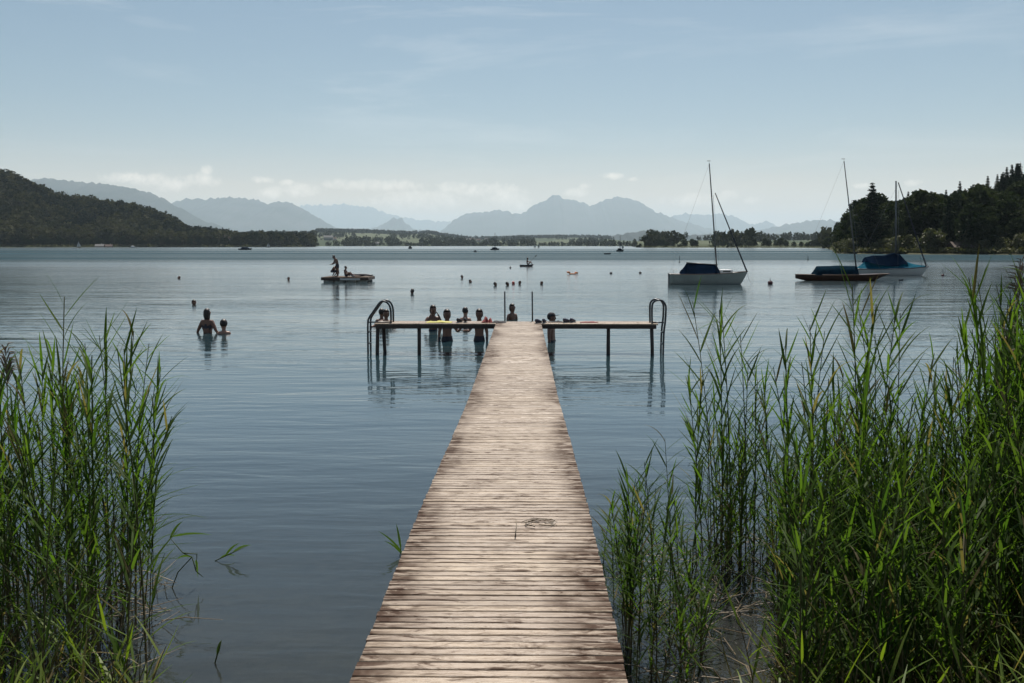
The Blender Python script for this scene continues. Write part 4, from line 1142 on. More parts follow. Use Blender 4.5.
bm = bmesh.new(); tube(bm, [(X(674), .3, BZ(274)), (X(674), .3, BZ(270)), (X(677), .3, BZ(269.5))], .012, 5); bm_obj('pushpit', bm, M['wire'], b1)

# 2: low wooden keelboat
Yb = on_plane(840, 280.6).y; x0 = (at_y(795.3, 280, Yb).x + at_y(889.5, 280, Yb).x) / 2
def BX(px): return at_y(px, 280, Yb).x
L2 = BX(889.5) - BX(795.3)
b2 = empty('sailboat', (x0, Yb, 0), 0.0, 'low slender varnished wooden sailboat with a dull blue box-shaped cover and one tall raked mast', 'sailboat')
hb, sh = hull_bm(L2, 1.7, .46, .50, .30, .16, .17, .12, .5, 28)
h_ = bm_obj('hull', hb, M['hull_wood'], b2, True)
bm_obj('deck', deck_bm(sh, .02, .07), M['hull_wood'], b2, True)
bm = bmesh.new(); tube(bm, [(x, w_ + .012, z + .01) for x, w_, z in sh] + [(x, -w_ - .012, z + .01) for x, w_, z in sh[::-1]], .018, 6); bm_obj('rub_rail', bm, M['rub_wood'], h_)
def BZ2(py): return at_y(840, py, Yb).z
bm_obj('cockpit_cover', tarp_bm([(X(0) * 0 + BX(811.5) - x0, .55, .42, BZ2(273), .3), (BX(816) - x0, .66, .42, BZ2(266.2), .75), (BX(836) - x0, .74, .42, BZ2(265.6), .8), (BX(856) - x0, .66, .42, BZ2(266), .75), (BX(857) - x0, .6, .42, BZ2(272), .4)], seed=8, sag=.05), M['tarp_blue'], b2, True)
XP = lambda px, py: at_y(px, py, Yb).x - x0
mb = (XP(857, 274), 0, .44); mt_ = (XP(844, 161), 0, BZ2(161.0))
ma = spar(b2, 'mast', mb, mt_, .06, .032, 'mast')
bm = bmesh.new(); tube(bm, [mt_, (mt_[0], 0, mt_[2] + .14)], .008, 5); box(bm, (mt_[0] - .06, 0, mt_[2] + .15), (.26, .01, .035)); bm_obj('wind_vane', bm, M['wire'], ma)
wires(b2, [(mt_, (BX(798) - x0, 0, .45)), ((BX(849) - x0, 0, BZ2(200)), (BX(882) - x0, 0, .47)), ((BX(849) - x0, 0, BZ2(200)), (BX(857) - x0, -.75, .44)), ((BX(849) - x0, 0, BZ2(200)), (BX(857) - x0, .75, .44))])
spar(b2, 'spreader', (BX(853) - x0, -.4, BZ2(215)), (BX(853) - x0, .4, BZ2(215)), .018, .014, 'mast')

# 3: white sailboat under a teal cover
Yb = on_plane(890, 275.8).y
def BX(px): return at_y(px, 275, Yb).x
def BZ3(py): return at_y(890, py, Yb).z
xs, xb = BX(853), BX(928.3); x0 = (xs + xb) / 2; L3 = xb - xs
b3 = empty('sailboat', (x0, Yb, 0), 0.0, 'moored white sailboat under a peaked teal and navy cover, bow pointing right', 'sailboat')
hb, sh = hull_bm(L3, 2.2, .62, BZ3(266.3), .35, .02, .08, .7)
h_ = bm_obj('hull', hb, M['hull_white'], b3, True)
bm_obj('deck', deck_bm(sh), M['deck_white'], b3, True)
bm = bmesh.new(); tube(bm, [(x, w_ + .01, z - .02) for x, w_, z in sh] + [(x, -w_ - .01, z - .02) for x, w_, z in sh[::-1]], .04, 6); bm_obj('rub_rail', bm, M['boot'], h_)
X3 = lambda px: BX(px) - x0
cv = bm_obj('boat_cover', tarp_bm([(X3(857.5), .80, .60, BZ3(267), 0), (X3(870.5), 1.02, .58, BZ3(256.5), .0), (X3(884), 1.10, .60, BZ3(256), .0), (X3(893), 1.06, .62, BZ3(253.2), -.12), (X3(899), 1.0, .64, BZ3(255), -.1), (X3(905), .82, .66, BZ3(261.5), .1), (X3(914), .55, .70, BZ3(264.3), .3), (X3(926), .12, .74, BZ3(266), .5)], seed=12, sag=.09), M['tarp_teal'], b3, True)
bm = tarp_bm([(X3(864), .86, BZ3(262), BZ3(257.3), 0), (X3(872), .96, BZ3(264), BZ3(255.6), .0), (X3(884), 1.0, BZ3(266), BZ3(255.2), .0), (X3(893), .94, BZ3(266), BZ3(252.5), -.12), (X3(899), .80, BZ3(264), BZ3(254.3), -.1), (X3(906), .50, BZ3(264), BZ3(261.6), .1)], seed=12, sag=.09)
bm_obj('navy_panel', bm, M['tarp_navy'], cv, True)
spar(b3, 'mast', (X3(895.3), 0, BZ3(257)), (at_y(896, 181, Yb).x - x0, 0, BZ3(181)), .075, .06, 'mast_light')
spar(b3, 'furled_foresail', (X3(925.8), 0, BZ3(266)), (at_y(898.3, 182.5, Yb).x - x0, 0, BZ3(182.5)), .055, .04, 'furled')
bm = bmesh.new(); tube(bm, [(X3(922), .15, BZ3(266)), (X3(920.6), .15, BZ3(257)), (X3(924), .1, BZ3(257)), (X3(927.5), 0, BZ3(266))], .018, 6); bm_obj('pulpit', bm, M['wire'], b3)
wires(b3, [((X3(895.8), 0, BZ3(182)), (X3(855), 0, .66)), ((X3(895.8), 0, BZ3(190)), (X3(893), -1.05, .7)), ((X3(895.8), 0, BZ3(190)), (X3(893), 1.05, .7))])
bm = bmesh.new(); box(bm, (X3(853) - .04, 0, .25), (.06, .36, .8), .015); bm_obj('rudder', bm, M['hull_dark'], b3)

# far boats
def small_boat(px, py, Lpx, label, hull='hull_dark', mast=0, sail=None, group=None, rz=0.0, person=False, lean=0.0, cover=None, name='boat', cat='boat', fb=None):
    p = on_plane(px, py); D = p.y; L = Lpx * D / F
    e = empty(name, (p.x, p.y, 0), rz, label, cat, group)
    fb = fb or max(.25, L * .1)
    hb, sh = hull_bm(L, L * .33, fb, fb * 1.25, .3, .03, .08, .6, .5, 14, 4)
    bm_obj('hull', hb, M[hull], e, True); bm_obj('deck', deck_bm(sh), M['hull_dark' if hull == 'hull_dark' else 'deck_white'], e, True)
    if cover: bm_obj('cover', tarp_bm([(-L * .35, L * .12, fb, fb * 1.2, .2), (-L * .25, L * .15, fb, fb * 2.1, .4), (L * .15, L * .14, fb, fb * 2.0, .4), (L * .3, L * .08, fb, fb * 1.2, .2)], 6), M[cover], e, True)
    if mast:
        mh = mast * D / F; spar(e, 'mast', (0, 0, fb), (lean * mh, 0, mh), max(.05, D * .00040), max(.03, D * .00024), 'mast')
        spar(e, 'boom', (0, 0, fb + .7), (-L * .42, 0, fb + .75), .05, .04, 'mast')
        if sail:
            bm = bmesh.new()
            for (a, b_) in (((-.02, -.42), 1.0), ((.04, .40), .8)):
                rows = []
                for i in range(9):
                    t = i / 8; z = fb + .8 + (mh * (0.98 if b_ == 1 else .75) - fb - .8) * t
                    rows.append([bm.verts.new((L * (a + (b_c - a) * s * (1 - t)) + lean * z, .18 * math.sin(s * math.pi) * (1 - t), z)) for s in (0, .33, .66, 1) for b_c in ((-.42 if b_ == 1 else .40),)] if False else
                                [bm.verts.new((L * (a[0] + (a[1] - a[0]) * s * (1 - t)) if isinstance(a, tuple) else 0, .2 * math.sin(s * math.pi) * (1 - t), z)) for s in (0, .33, .66, 1)])
                for i in range(8):
                    for j in range(3): bm.faces.new((rows[i][j], rows[i][j + 1], rows[i + 1][j + 1], rows[i + 1][j]))
            o = bm_obj('sail', bm, M[sail], e, True); m_ = o.modifiers.new('t', 'SOLIDIFY'); m_.thickness = .02
    return e, D, L, fb
small_boat(245.5, 249.9, 14, 'dark covered motorboat lying off the left shore', cover='tarp_navy', fb=.7)
small_boat(79, 248.0, 5, 'tiny sailing dinghy close under the left hill', mast=7, sail='sail')
small_boat(133, 248.0, 5, 'tiny white boat under the left hill, right of the dinghy', 'hull_white', fb=1.0, cover='sail')
small_boat(268.5, 247.7, 4, 'tiny white sail off the low wooded point', 'hull_white', mast=5, sail='sail')
small_boat(410.3, 248.8, 4, 'tiny dark boat far out between the fields and the small peak', fb=.9, cover='tarp_navy')
small_boat(475.3, 252.0, 3.4, 'very small dark boat left of the far moored yacht', fb=.3, cover='tarp_navy')
small_boat(495, 250.0, 9, 'far moored dark yacht with a bare mast in the middle of the lake', cover='tarp_navy', mast=17, fb=.7)
small_boat(535, 248.1, 3.2, 'left of two tiny white sails on the far waterline', 'hull_white', mast=4, sail='sail')
small_boat(538.7, 248.1, 3.4, 'right of two tiny white sails on the far waterline', 'hull_white', mast=5, sail='sail')
small_boat(607.5, 254.3, 7, 'small dark open dinghy left of the far sailboat', fb=.35)
small_boat(620, 251.6, 7.5, 'far dark-hulled boat with a tall mast and small pale sail', mast=16, fb=.6, cover='tarp_navy')
small_boat(622.8, 250.0, 3.4, 'tiny white sail directly behind the far dark-hulled boat', 'hull_white', mast=6, sail='sail')
small_boat(901, 280.8, 4.6, 'small dark mooring float below the white sailboat', fb=.12, name='mooring_float', cat='float')

# bathing raft
p = on_plane(347, 281.8); RY = p.y; rw = 47 * RY / F; rz_ = .33
raft = empty('bathing_raft', (p.x, RY + .6, 0), 0, 'square floating bathing raft with people on it, left of the platform', 'raft')
bm = bmesh.new()
n_ = 18
for i in range(n_): box(bm, ((i + .5) * rw / n_ - rw / 2, 0, rz_), (rw / n_ * .9, rw * .9, .05), .008)
bm_obj('raft_deck', bm, M['raft_wood'], raft)
for s in (-1, 1):
    bm = bmesh.new(); box(bm, (0, s * rw * .45, rz_ - .11), (rw, .07, .17), .01); bm_obj('side_board', bm, M['beam'], raft)
    bm = bmesh.new(); box(bm, (s * (rw * .5 - .03), 0, rz_ - .11), (.07, rw * .86, .17), .01); bm_obj('side_board', bm, M['beam'], raft)
for x in (-.36, -.12, .12, .36):
    bm = bmesh.new(); tube(bm, [(x * rw - .32, -rw * .36, .02), (x * rw + .32, -rw * .36, .02)], .16, 12); tube(bm, [(x * rw - .32, rw * .36, .02), (x * rw + .32, rw * .36, .02)], .16, 12)
    bm_obj('float', bm, M['hull_grey'], raft, True)
bm = bmesh.new(); box(bm, (rw * .12, -rw * .495, rz_ - .12), (rw * .42, .03, .12), .006); bm_obj('white_panel', bm, M['hull_white'], raft)
RD = rz_ + .03
def on_raft(px, dy=0.0): return (at_y(px, 276, RY).x, RY + dy, RD)
bend = {'chest': (0, -.10, 1.25), 'nb': (0, -.17, 1.39), 'neck': (0, -.21, 1.45), 'h0': (0, -.26, 1.50), 'h1': (0, -.29, 1.57), 'h2': (0, -.30, 1.63), 'shL': (.16, -.14, 1.35), 'shR': (-.16, -.14, 1.35),
        'elL': (.2, -.22, 1.10), 'elR': (-.2, -.22, 1.10), 'wrL': (.16, -.42, 1.0), 'wrR': (-.16, -.42, 1.0), 'haL': (.13, -.48, .98), 'haR': (-.13, -.48, .98)}
make_person(on_raft(338.3, -.3), R(-60), 'child standing upright on the bathing raft, head slightly bowed', pose=bend, scale=.90, slim=1.25, zr=(.72, 1.0))
crouch = {'pel': (0, .15, .50), 'waist': (0, .02, .62), 'chest': (0, -.14, .76), 'nb': (0, -.26, .86), 'neck': (0, -.31, .91), 'h0': (0, -.36, .95), 'h1': (0, -.40, 1.02), 'h2': (0, -.42, 1.08),
          'shL': (.16, -.22, .83), 'shR': (-.16, -.22, .83), 'elL': (.22, -.38, .63), 'elR': (-.22, -.38, .63), 'wrL': (.16, -.48, .42), 'wrR': (-.16, -.48, .42), 'haL': (.14, -.52, .34), 'haR': (-.14, -.52, .34),
          'hipL': (.1, .10, .46), 'hipR': (-.1, .10, .46), 'knL': (.16, -.30, .42), 'knR': (-.16, -.30, .42), 'anL': (.12, -.02, .09), 'anR': (-.12, -.02, .09), 'toL': (.13, -.17, .03), 'toR': (-.13, -.17, .03)}
make_person(on_raft(333.6, -.1), R(60), 'child crouching on the raft directly left of the standing one', pose=crouch, scale=.82, slim=1.2, zr=(.40, .58), face=(0, -1, -.2))
sit = {'pel': (0, 0, .11), 'waist': (0, .03, .27), 'chest': (0, .03, .46), 'nb': (0, .01, .62), 'neck': (0, -.01, .69), 'h0': (0, -.03, .76), 'h1': (0, -.03, .84), 'h2': (0, -.02, .90),
       'shL': (.165, .02, .575), 'shR': (-.165, .02, .575), 'elL': (.22, -.1, .36), 'elR': (-.22, -.1, .36), 'wrL': (.15, -.32, .40), 'wrR': (-.15, -.32, .40), 'haL': (.12, -.38, .42), 'haR': (-.12, -.38, .42),
       'hipL': (.1, -.05, .11), 'hipR': (-.1, -.05, .11), 'knL': (.12, -.42, .40), 'knR': (-.12, -.42, .40), 'anL': (.11, -.66, .08), 'anR': (-.11, -.66, .08), 'toL': (.12, -.82, .04), 'toR': (-.12, -.82, .04)}
make_person(on_raft(347.2, -.6), R(80), 'child sitting with knees drawn up in the middle of the raft', pose=sit, scale=.80, slim=1.2, zr=(.02, .2))
lie = {'pel': (0, 0, .11), 'waist': (0, .16, .11), 'chest': (0, .36, .12), 'nb': (0, .52, .13), 'neck': (0, .58, .15), 'h0': (0, .64, .16), 'h1': (0, .72, .18), 'h2': (0, .78, .18),
       'shL': (.165, .46, .12), 'shR': (-.165, .46, .12), 'elL': (.30, .30, .07), 'elR': (-.30, .30, .07), 'wrL': (.30, .06, .06), 'wrR': (-.30, .06, .06), 'haL': (.30, -.02, .06), 'haR': (-.30, -.02, .06),
       'hipL': (.1, -.08, .11), 'hipR': (-.1, -.08, .11), 'knL': (.12, -.47, .13), 'knR': (-.12, -.47, .13), 'anL': (.12, -.86, .07), 'anR': (-.12, -.86, .07), 'toL': (.14, -.92, .14), 'toR': (-.14, -.92, .14)}
make_person(on_raft(359, .3), R(95), 'person lying stretched out on their back along the right half of the raft', pose=lie, face=(0, -.2, 1), trunks='swim_dark', zr=(0, .3), skin='skin')

# paddler
e, D, L, fb = small_boat(526.5, 266.6, 13.5, 'small dark kayak carrying the paddler in the middle of the lake', hull='hull_dark', fb=.24, name='kayak', cat='kayak')
hold = dict(sit); hold.update({'elL': (.26, -.16, .42), 'elR': (-.26, -.16, .42), 'wrL': (.30, -.36, .52), 'wrR': (-.20, -.38, .46), 'haL': (.31, -.42, .54), 'haR': (-.19, -.44, .46)})
make_person((e.location.x + .1, D, fb - .10), R(90), 'person seated in the dark kayak holding a double paddle', pose=hold, trunks=None)
bm = bmesh.new(); c = Vector((e.location.x + .5, D, fb + .42)); dv = Vector((.62, .5, .62)).normalized()
tube(bm, [c - dv * 1.0, c + dv * 1.0], .016, 6)
for s in (-1, 1): box(bm, c + dv * s * 1.02, (.30, .02, .10), .01, dv.to_track_quat('X', 'Z').to_matrix().to_4x4())
tag(bm_obj('paddle', bm, M['wood_dark'], None), 'double-bladed paddle held up by the kayaker', 'paddle')

# buoys and marks
def buoy(px, py, r_px, mat, label, stick=0.0, group=None, squash=.85):
    p = on_plane(px, py); r = r_px * p.y / F
    e = empty('buoy', (p.x, p.y, 0), 0, label, 'buoy', group)
    bm = bmesh.new(); ball(bm, (0, 0, r * .45), r, (1, 1, squash), 16, 10); tube(bm, [(0, 0, r * 1.1), (0, 0, r * 1.5)], r * .18, 8); bm_obj('float', bm, M[mat], e, True)
    if stick:
        bm = bmesh.new(); tube(bm, [(0, 0, r), (-.02, 0, r + stick * p.y / F)], max(.018, .00028 * p.y), 6); bm_obj('staff', bm, M['rail'], e)
        if stick > 1.5:
            bm = bmesh.new(); bmesh.ops.create_circle(bm, segments=12, radius=r * .3, cap_ends=True); 
            bmesh.ops.transform(bm, matrix=Matrix.Translation((0, 0, r * 1.45)), verts=bm.verts); bm_obj('ring', bm, M['rail'], e)
buoy(770.2, 284.0, 2.6, 'buoy_dark', 'dark red round mooring buoy with a short staff right of the grey-white sailboat', 3.5)
buoy(942.8, 276.0, 1.5, 'buoy_dark', 'small dark mooring buoy with a staff right of the white sailboat bow', 5.0)
buoy(611, 273.8, 1.4, 'buoy_black', 'left of two small black buoys between the right ladder and the far boats')
buoy(640.2, 273.4, 1.4, 'buoy_black', 'right of two small black buoys, nearer to the grey-white sailboat')
buoy(510.4, 268.2, 1.0, 'buoy_black', 'slim black marker buoy just left of the kayak', 1.2)
buoy(808, 260.0, .7, 'buoy_black', 'thin staff buoy in open water in front of the right shore tip', 3.2)
buoy(679.5, 262.5, .7, 'buoy_black', 'thin leaning staff buoy behind the stern of the grey-white sailboat', 5.5)
p = on_plane(572.4, 274.2)
bm = bmesh.new(); box(bm, (0, 0, .05), (.5, .5, .09), .04); 
e = empty('air_mattress', (p.x, p.y, 0), 0.2, 'pale orange inflatable mattress floating in open water right of the kayak', 'inflatable')
bm_obj('mattress', bm, M['buoy_orange'], e, True)
bm = bmesh.new(); tube(bm, [(-.36, -.32, .17), (-.36, .32, .17)], .09, 10); tube(bm, [(.36, -.32, .12), (.36, .32, .12)], .09, 10); bm_obj('bolster', bm, M['buoy_orange'], e, True)

# ------------------------------------------------------------------ reeds
def gen_reed(h, lx, ly, nl, ll, hero=False, dry=0.0, low=0.28, curve=2.0, wide=1.0):
    """stem (V, Q) and leaves (V, Q, dry) of one stalk standing at the origin"""
    def sp_(t): return np.array([lx * t ** curve, ly * t ** curve, h * 0.90 * t * (1 - 0.06 * (abs(lx) + abs(ly)) / max(h, .1) * t)])
    ns = 7; SV = []; SQ = []
    for i in range(ns):
        t = i / (ns - 1); c = sp_(t); r = (0.0048 * (1 - .75 * t) + .0009) * (0.8 + .2 * h)
        for k in range(4):
            a = k * math.pi / 2; SV.append(c + [r * math.cos(a), r * math.sin(a), 0])
    for i in range(ns - 1):
        for k in range(4): SQ.append((i * 4 + k, i * 4 + (k + 1) % 4, i * 4 + 4 + (k + 1) % 4, i * 4 + 4 + k))
    LV = []; LQ = []; LD = []
    az0 = rng.random() * 6.28
    for j in range(nl):
        t = low + (1 - low) * (j + .5 * rng.random()) / nl
        c = sp_(t); az_ = az0 + (j % 2) * math.pi + rng.normal() * .5
        L = ll * (0.75 + .5 * rng.random()) * (0.75 + 0.5 * math.sin(math.pi * min(1, (t - low) / (1 - low) * .8 + .15)))
        wd = 0.0078 * wide * (.7 + .5 * rng.random()) * (L / .3) ** .5
        tilt = R(rng.uniform(26, 64)) * (1.0 - .35 * t ** 3) + (R(22) if rng.random() < .12 else 0)   # from the stem
        droop = rng.uniform(-.1, .45) if rng.random() < .82 else rng.uniform(.5, 1.5)
        dirh = np.array([math.cos(az_), math.sin(az_), 0.0]); side = np.array([-math.sin(az_), math.cos(az_), 0.0])
        dd = 1.0 if (rng.random() < dry + (.25 if t < .4 else .0)) else rng.random() * .15
        n = 6; p = c.copy(); ang = tilt; b = len(LV)
        for i in range(n + 1):
            u = i / n
            ww = wd * (min(1, .35 + u * 3.2)) * (1 - u ** 2.2) ** .9 + .0006
            up_ = np.array([0, 0, 1.0]); 
            if hero:
                nrm_ = dirh * (-math.cos(ang)) + up_ * math.sin(ang)
                LV += [p + side * ww + nrm_ * ww * .35, p, p - side * ww + nrm_ * ww * .35]
            else: LV += [p + side * ww, p - side * ww]
            if i < n:
                st = L / n; p = p + (dirh * math.sin(ang) + up_ * math.cos(ang)) * st
                ang += droop * st / L * (0.5 + u)
        m = 3 if hero else 2
        for i in range(n):
            if hero: 
                for q in (0, 1): LQ.append((b + i * 3 + q, b + i * 3 + q + 1, b + i * 3 + 4 + q, b + i * 3 + 3 + q))
            else: LQ.append((b + i * 2, b + i * 2 + 1, b + i * 2 + 3, b + i * 2 + 2))
        LD += [dd] * (m * (n + 1))
    return np.array(SV), SQ, np.array(LV), LQ, LD
def gen_plume(h, lx, ly, curve=2.0):
    bm = bmesh.new()
    base = Vector((lx * .9 ** curve, ly * .9 ** curve, h * .80)); 
    for k in range(30):
        t = rng.random(); c = base + Vector((lx * .08 * t, ly * .08 * t, h * .02)) + Vector((0, 0, .26 * t))
        a = rng.random() * 6.28; l = .10 * (1 - .7 * t) + .02
        tube(bm, [c, c + Vector((math.cos(a) * l * .35, math.sin(a) * l * .35, l * .8)), c + Vector((math.cos(a) * l * .8 + .03, math.sin(a) * l * .8, l * .9))], [.0022, .0045, .001], 4)
    return bm
HERO = []
for i in range(14):
    h = 2.2; a = rng.random() * 6.28; ln = rng.uniform(.05, .30)
    lx, ly = ln * math.cos(a), ln * math.sin(a) * .5
    SV, SQ, LV, LQ, LD = gen_reed(h, lx, ly, int(rng.integers(20, 27)), .29, True, .03, .30, wide=1.02)
    d = {'h': h, 'stem': np_mesh('stem', SV, SQ, M['reed_stem'], True, {'tone': np.full(len(SV), rng.random()), 'dry': np.clip(1.15 - SV[:, 2] * .9, 0, 1)}),
         'leaves': np_mesh('leaves', LV, LQ, M['reed_leaf'], True, {'tone': np.repeat(rng.random(max(1, len(LV) // 21 + 1)) * .5, 21)[:len(LV)], 'dry': LD}), 'plume': None, 'lx': lx, 'ly': ly}
    if i >= 11:
        bmp = gen_plume(h, lx, ly); mp = bpy.data.meshes.new('plume'); bmp.to_mesh(mp); bmp.free(); mp.materials.append(M['reed_plume']); d['plume'] = mp
    HERO.append(d)
reed_n = [0]
def put_reed(x, y, h, lab, group, plume=False, rz=None, lean=0.0):
    i = int(rng.integers(11, 14)) if plume else int(rng.integers(0, 11)); p = HERO[i]; s = h / p['h']
    reed_n[0] += 1
    e = empty('reed', (x, y, min(0, ground_z(x, y))), rng.random() * 6.28 if rz is None else rz, lab, 'reed', group)
    s = (h * 1.08 - min(0, ground_z(x, y))) / p['h']
    e.rotation_mode = 'ZYX'; e.rotation_euler = (0, lean, e.rotation_euler[2])
    for nm in ('stem', 'leaves', 'plume'):
        if p[nm] is None: continue
        c = link(nm, p[nm], e); sxy = 0.55 + .45 * s; c.scale = (sxy, sxy, s)
    return e
ENV_L = [(-400, 330), (-60, 335), (0, 348), (12, 352), (30, 350), (48, 345), (62, 345), (85, 335), (100, 325), (115, 318), (130, 330), (150, 330), (165, 350), (175, 400), (185, 450), (200, 520)]
ENV_R = [(580, 485), (600, 470), (625, 470), (650, 460), (680, 440), (700, 375), (715, 340), (735, 345), (755, 370), (775, 375), (790, 350), (810, 345), (830, 375), (850, 340), (870, 350), (885, 340), (905, 385), (930, 395), (950, 370), (960, 330), (975, 285), (990, 262), (1010, 250), (1030, 242), (1100, 230), (1500, 230)]
def env(E, px): return float(np.interp(px, [a for a, _ in E], [b for _, b in E]))
GL = 'reeds at the edge of the reed bed left of the jetty'; GRR = 'reeds at the edge of the reed bed right of the jetty'
LL = 'tall green reed stalk with narrow pointed leaves in the reed bed left of the jetty'
LR = 'tall green reed stalk with narrow pointed leaves in the reed bed right of the jetty'
PL = 'reed stalk topped by a brown feathery plume at the upper right picture edge'
def reed_at(bpx, bpy_, top_py, lab, group, plume=False, **kw):
    p = on_plane(bpx, bpy_); h = at_y(bpx, top_py, p.y).z
    if h < .25: return
    if abs(p.x) < .78: p.x = math.copysign(.78 + .1 * random.random(), p.x)
    return put_reed(p.x, p.y, h, lab, group, plume, **kw)
# the stalks that stand out
for (bx, by, ty, ln) in ((74, 630, 281, -.05), (58, 600, 340, 0), (108, 590, 322, .02), (118, 600, 318, .05), (126, 585, 330, .06), (100, 610, 330, .0), (136, 600, 355, .09), (140, 610, 380, .12), (120, 620, 372, .14),
                         (92, 575, 345, .03), (74, 585, 360, -.02), (40, 600, 350, .02), (20, 610, 348, -.03), (8, 620, 350, .0), (112, 640, 400, .13), (96, 630, 410, .1), (66, 630, 372, .05), (30, 640, 365, .03), (148, 620, 470, .1)):
    reed_at(bx, by, ty, LL, GL, lean=ln)
reed_at(16, 640, 352, 'reed stalk topped by a brown feathery plume near the left picture edge', None, True)
for (bx, by, ty, ln) in ((716, 556, 285, -.01), (722, 562, 296, .0), (730, 552, 300, .01), (745, 558, 322, .02), (706, 560, 362, -.06), (700, 566, 372, -.10), (738, 566, 352, .03), (752, 552, 355, .03), (712, 556, 400, -.08),
                         (676, 600, 430, -.05), (690, 610, 440, -.02), (660, 610, 455, -.06), (640, 640, 470, -.02), (628, 650, 465, .04), (650, 620, 480, .0), (612, 640, 480, -.02), (604, 650, 492, .0), (600, 600, 505, .02), (596, 620, 470, -.01),
                         (668, 640, 500, .03), (636, 690, 540, 0), (655, 680, 520, .05), (590, 560, 490, 0), (594, 575, 500, 0),
                         (804, 600, 318, -.01), (812, 590, 310, .0), (790, 600, 335, -.02), (856, 600, 268, .0), (850, 610, 290, -.05), (864, 600, 300, .03), (884, 590, 285, -.02), (892, 600, 300, .0), (878, 610, 320, -.04), (900, 600, 340, .03),
                         (830, 600, 362, 0), (820, 610, 350, -.02), (776, 570, 365, -.04), (768, 560, 372, -.02), (912, 600, 375, 0), (940, 610, 385, -.05), (955, 600, 345, -.08), (962, 610, 330, -.06), (925, 610, 392, .02), (905, 620, 390, 0)):
    reed_at(bx, by, ty, LR, GRR, lean=ln)
for k in range(8):
    px = 958 + k * 10 + rng.random() * 6; reed_at(px + 10, 560 + rng.random() * 40, env(ENV_R, px) + rng.random() * 22 - 4, PL, 'plumed reeds at the upper right edge', True, lean=rng.uniform(-.06, .02))
# individual reeds of the front rows
for k in range(46):
    px = rng.uniform(-20, 150); reed_at(px, rng.uniform(560, 690), env(ENV_L, px) + rng.random() ** 1.3 * 130, LL, GL, lean=rng.uniform(-.05, .09))
for k in range(105):
    px = rng.uniform(770, 1060) if k > 12 else rng.uniform(640, 770)
    reed_at(px, rng.uniform(560, 700) if px > 790 else rng.uniform(540, 580), env(ENV_R, px) + rng.random() ** 1.2 * 170 + (60 if px < 770 else 0), LR, GRR, lean=rng.uniform(-.08, .05))

for k in range(10):
    px = rng.uniform(588, 650); reed_at(px, rng.uniform(540, 680), rng.uniform(455, 540), LR, GRR, lean=rng.uniform(-.06, .12))

# the uncountable rest of each bed: one mass
def reed_mass(name, label, spots, nl=14, ll=.27, dry=.05, mats=None, low=.25, wide=1.0):
    SVs = []; SQs = []; ST = []; SD = []; so_ = 0; mi = []
    for (x, y, z0, h, lx, ly) in spots:
        SV, SQ, LV, LQ, LD = gen_reed(h, lx, ly, nl, ll * (.7 + .3 * min(1, h / 2)), False, dry, low, wide=wide)
        t = rng.random()
        for (VV, QQ, DD, m) in ((SV, SQ, np.clip(1.1 - SV[:, 2] * .8, 0, 1), 0), (LV, LQ, LD, 1)):
            if len(VV) == 0: continue
            SVs.append(VV + [x, y, z0]); SQs.append(np.array(QQ) + so_); so_ += len(VV)
            ST.append(np.full(len(VV), t)); SD.append(np.array(DD)); mi += [m] * len(QQ)
    o = link(name, np_mesh(name, np.concatenate(SVs), np.concatenate(SQs), mats or [M['reed_stem'], M['reed_leaf']], True, {'tone': np.concatenate(ST), 'dry': np.concatenate(SD)}, mi))
    tag(o, label, 'reed bed', kind='stuff'); return o
spots = []
def spot(px, py, top, mul=1.0):
    p = on_plane(px, py); h = at_y(px, top, p.y).z
    if h < .3: return
    if abs(p.x) < .8: p.x = math.copysign(.8 + .15 * random.random(), p.x)
    gz = min(0, ground_z(p.x, p.y)); a = rng.normal() * .14; spots.append((p.x, p.y, gz, (h - gz) * mul, a + .05, rng.normal() * .1))
for k in range(220):
    px = 140 - rng.random() ** .85 * 420
    spot(px, rng.uniform(545, 760), env(ENV_L, px) + 45 + rng.random() * 190)
left_spots = spots; 
reed_mass('reed_bed', 'dense dark green mass of reeds filling the left edge of the picture', left_spots)
spots = []
for k in range(860):
    px = 775 + rng.random() ** .9 * 560
    spot(px, rng.uniform(520, 760), env(ENV_R, px) + 50 + rng.random() * 230)
for k in range(26): px = rng.uniform(705, 775); spot(px, rng.uniform(535, 575), env(ENV_R, px) + 30 + rng.random() * 120)
for k in range(16): px = rng.uniform(640, 705); spot(px, rng.uniform(590, 680), env(ENV_R, px) + 40 + rng.random() * 120)
for k in range(6): px = rng.uniform(592, 640); spot(px, rng.uniform(600, 720), env(ENV_R, px) + 40 + rng.random() * 120)
for k in range(110): px = rng.uniform(775, 965); spot(px, rng.uniform(540, 660), env(ENV_R, px) + 5 + rng.random() * 110)
for k in range(110): px = rng.uniform(962, 1090); spot(px, rng.uniform(540, 640), env(ENV_R, px) + rng.random() * 70)
reed_mass('reed_bed', 'dense green mass of reeds filling the right third of the picture', spots)

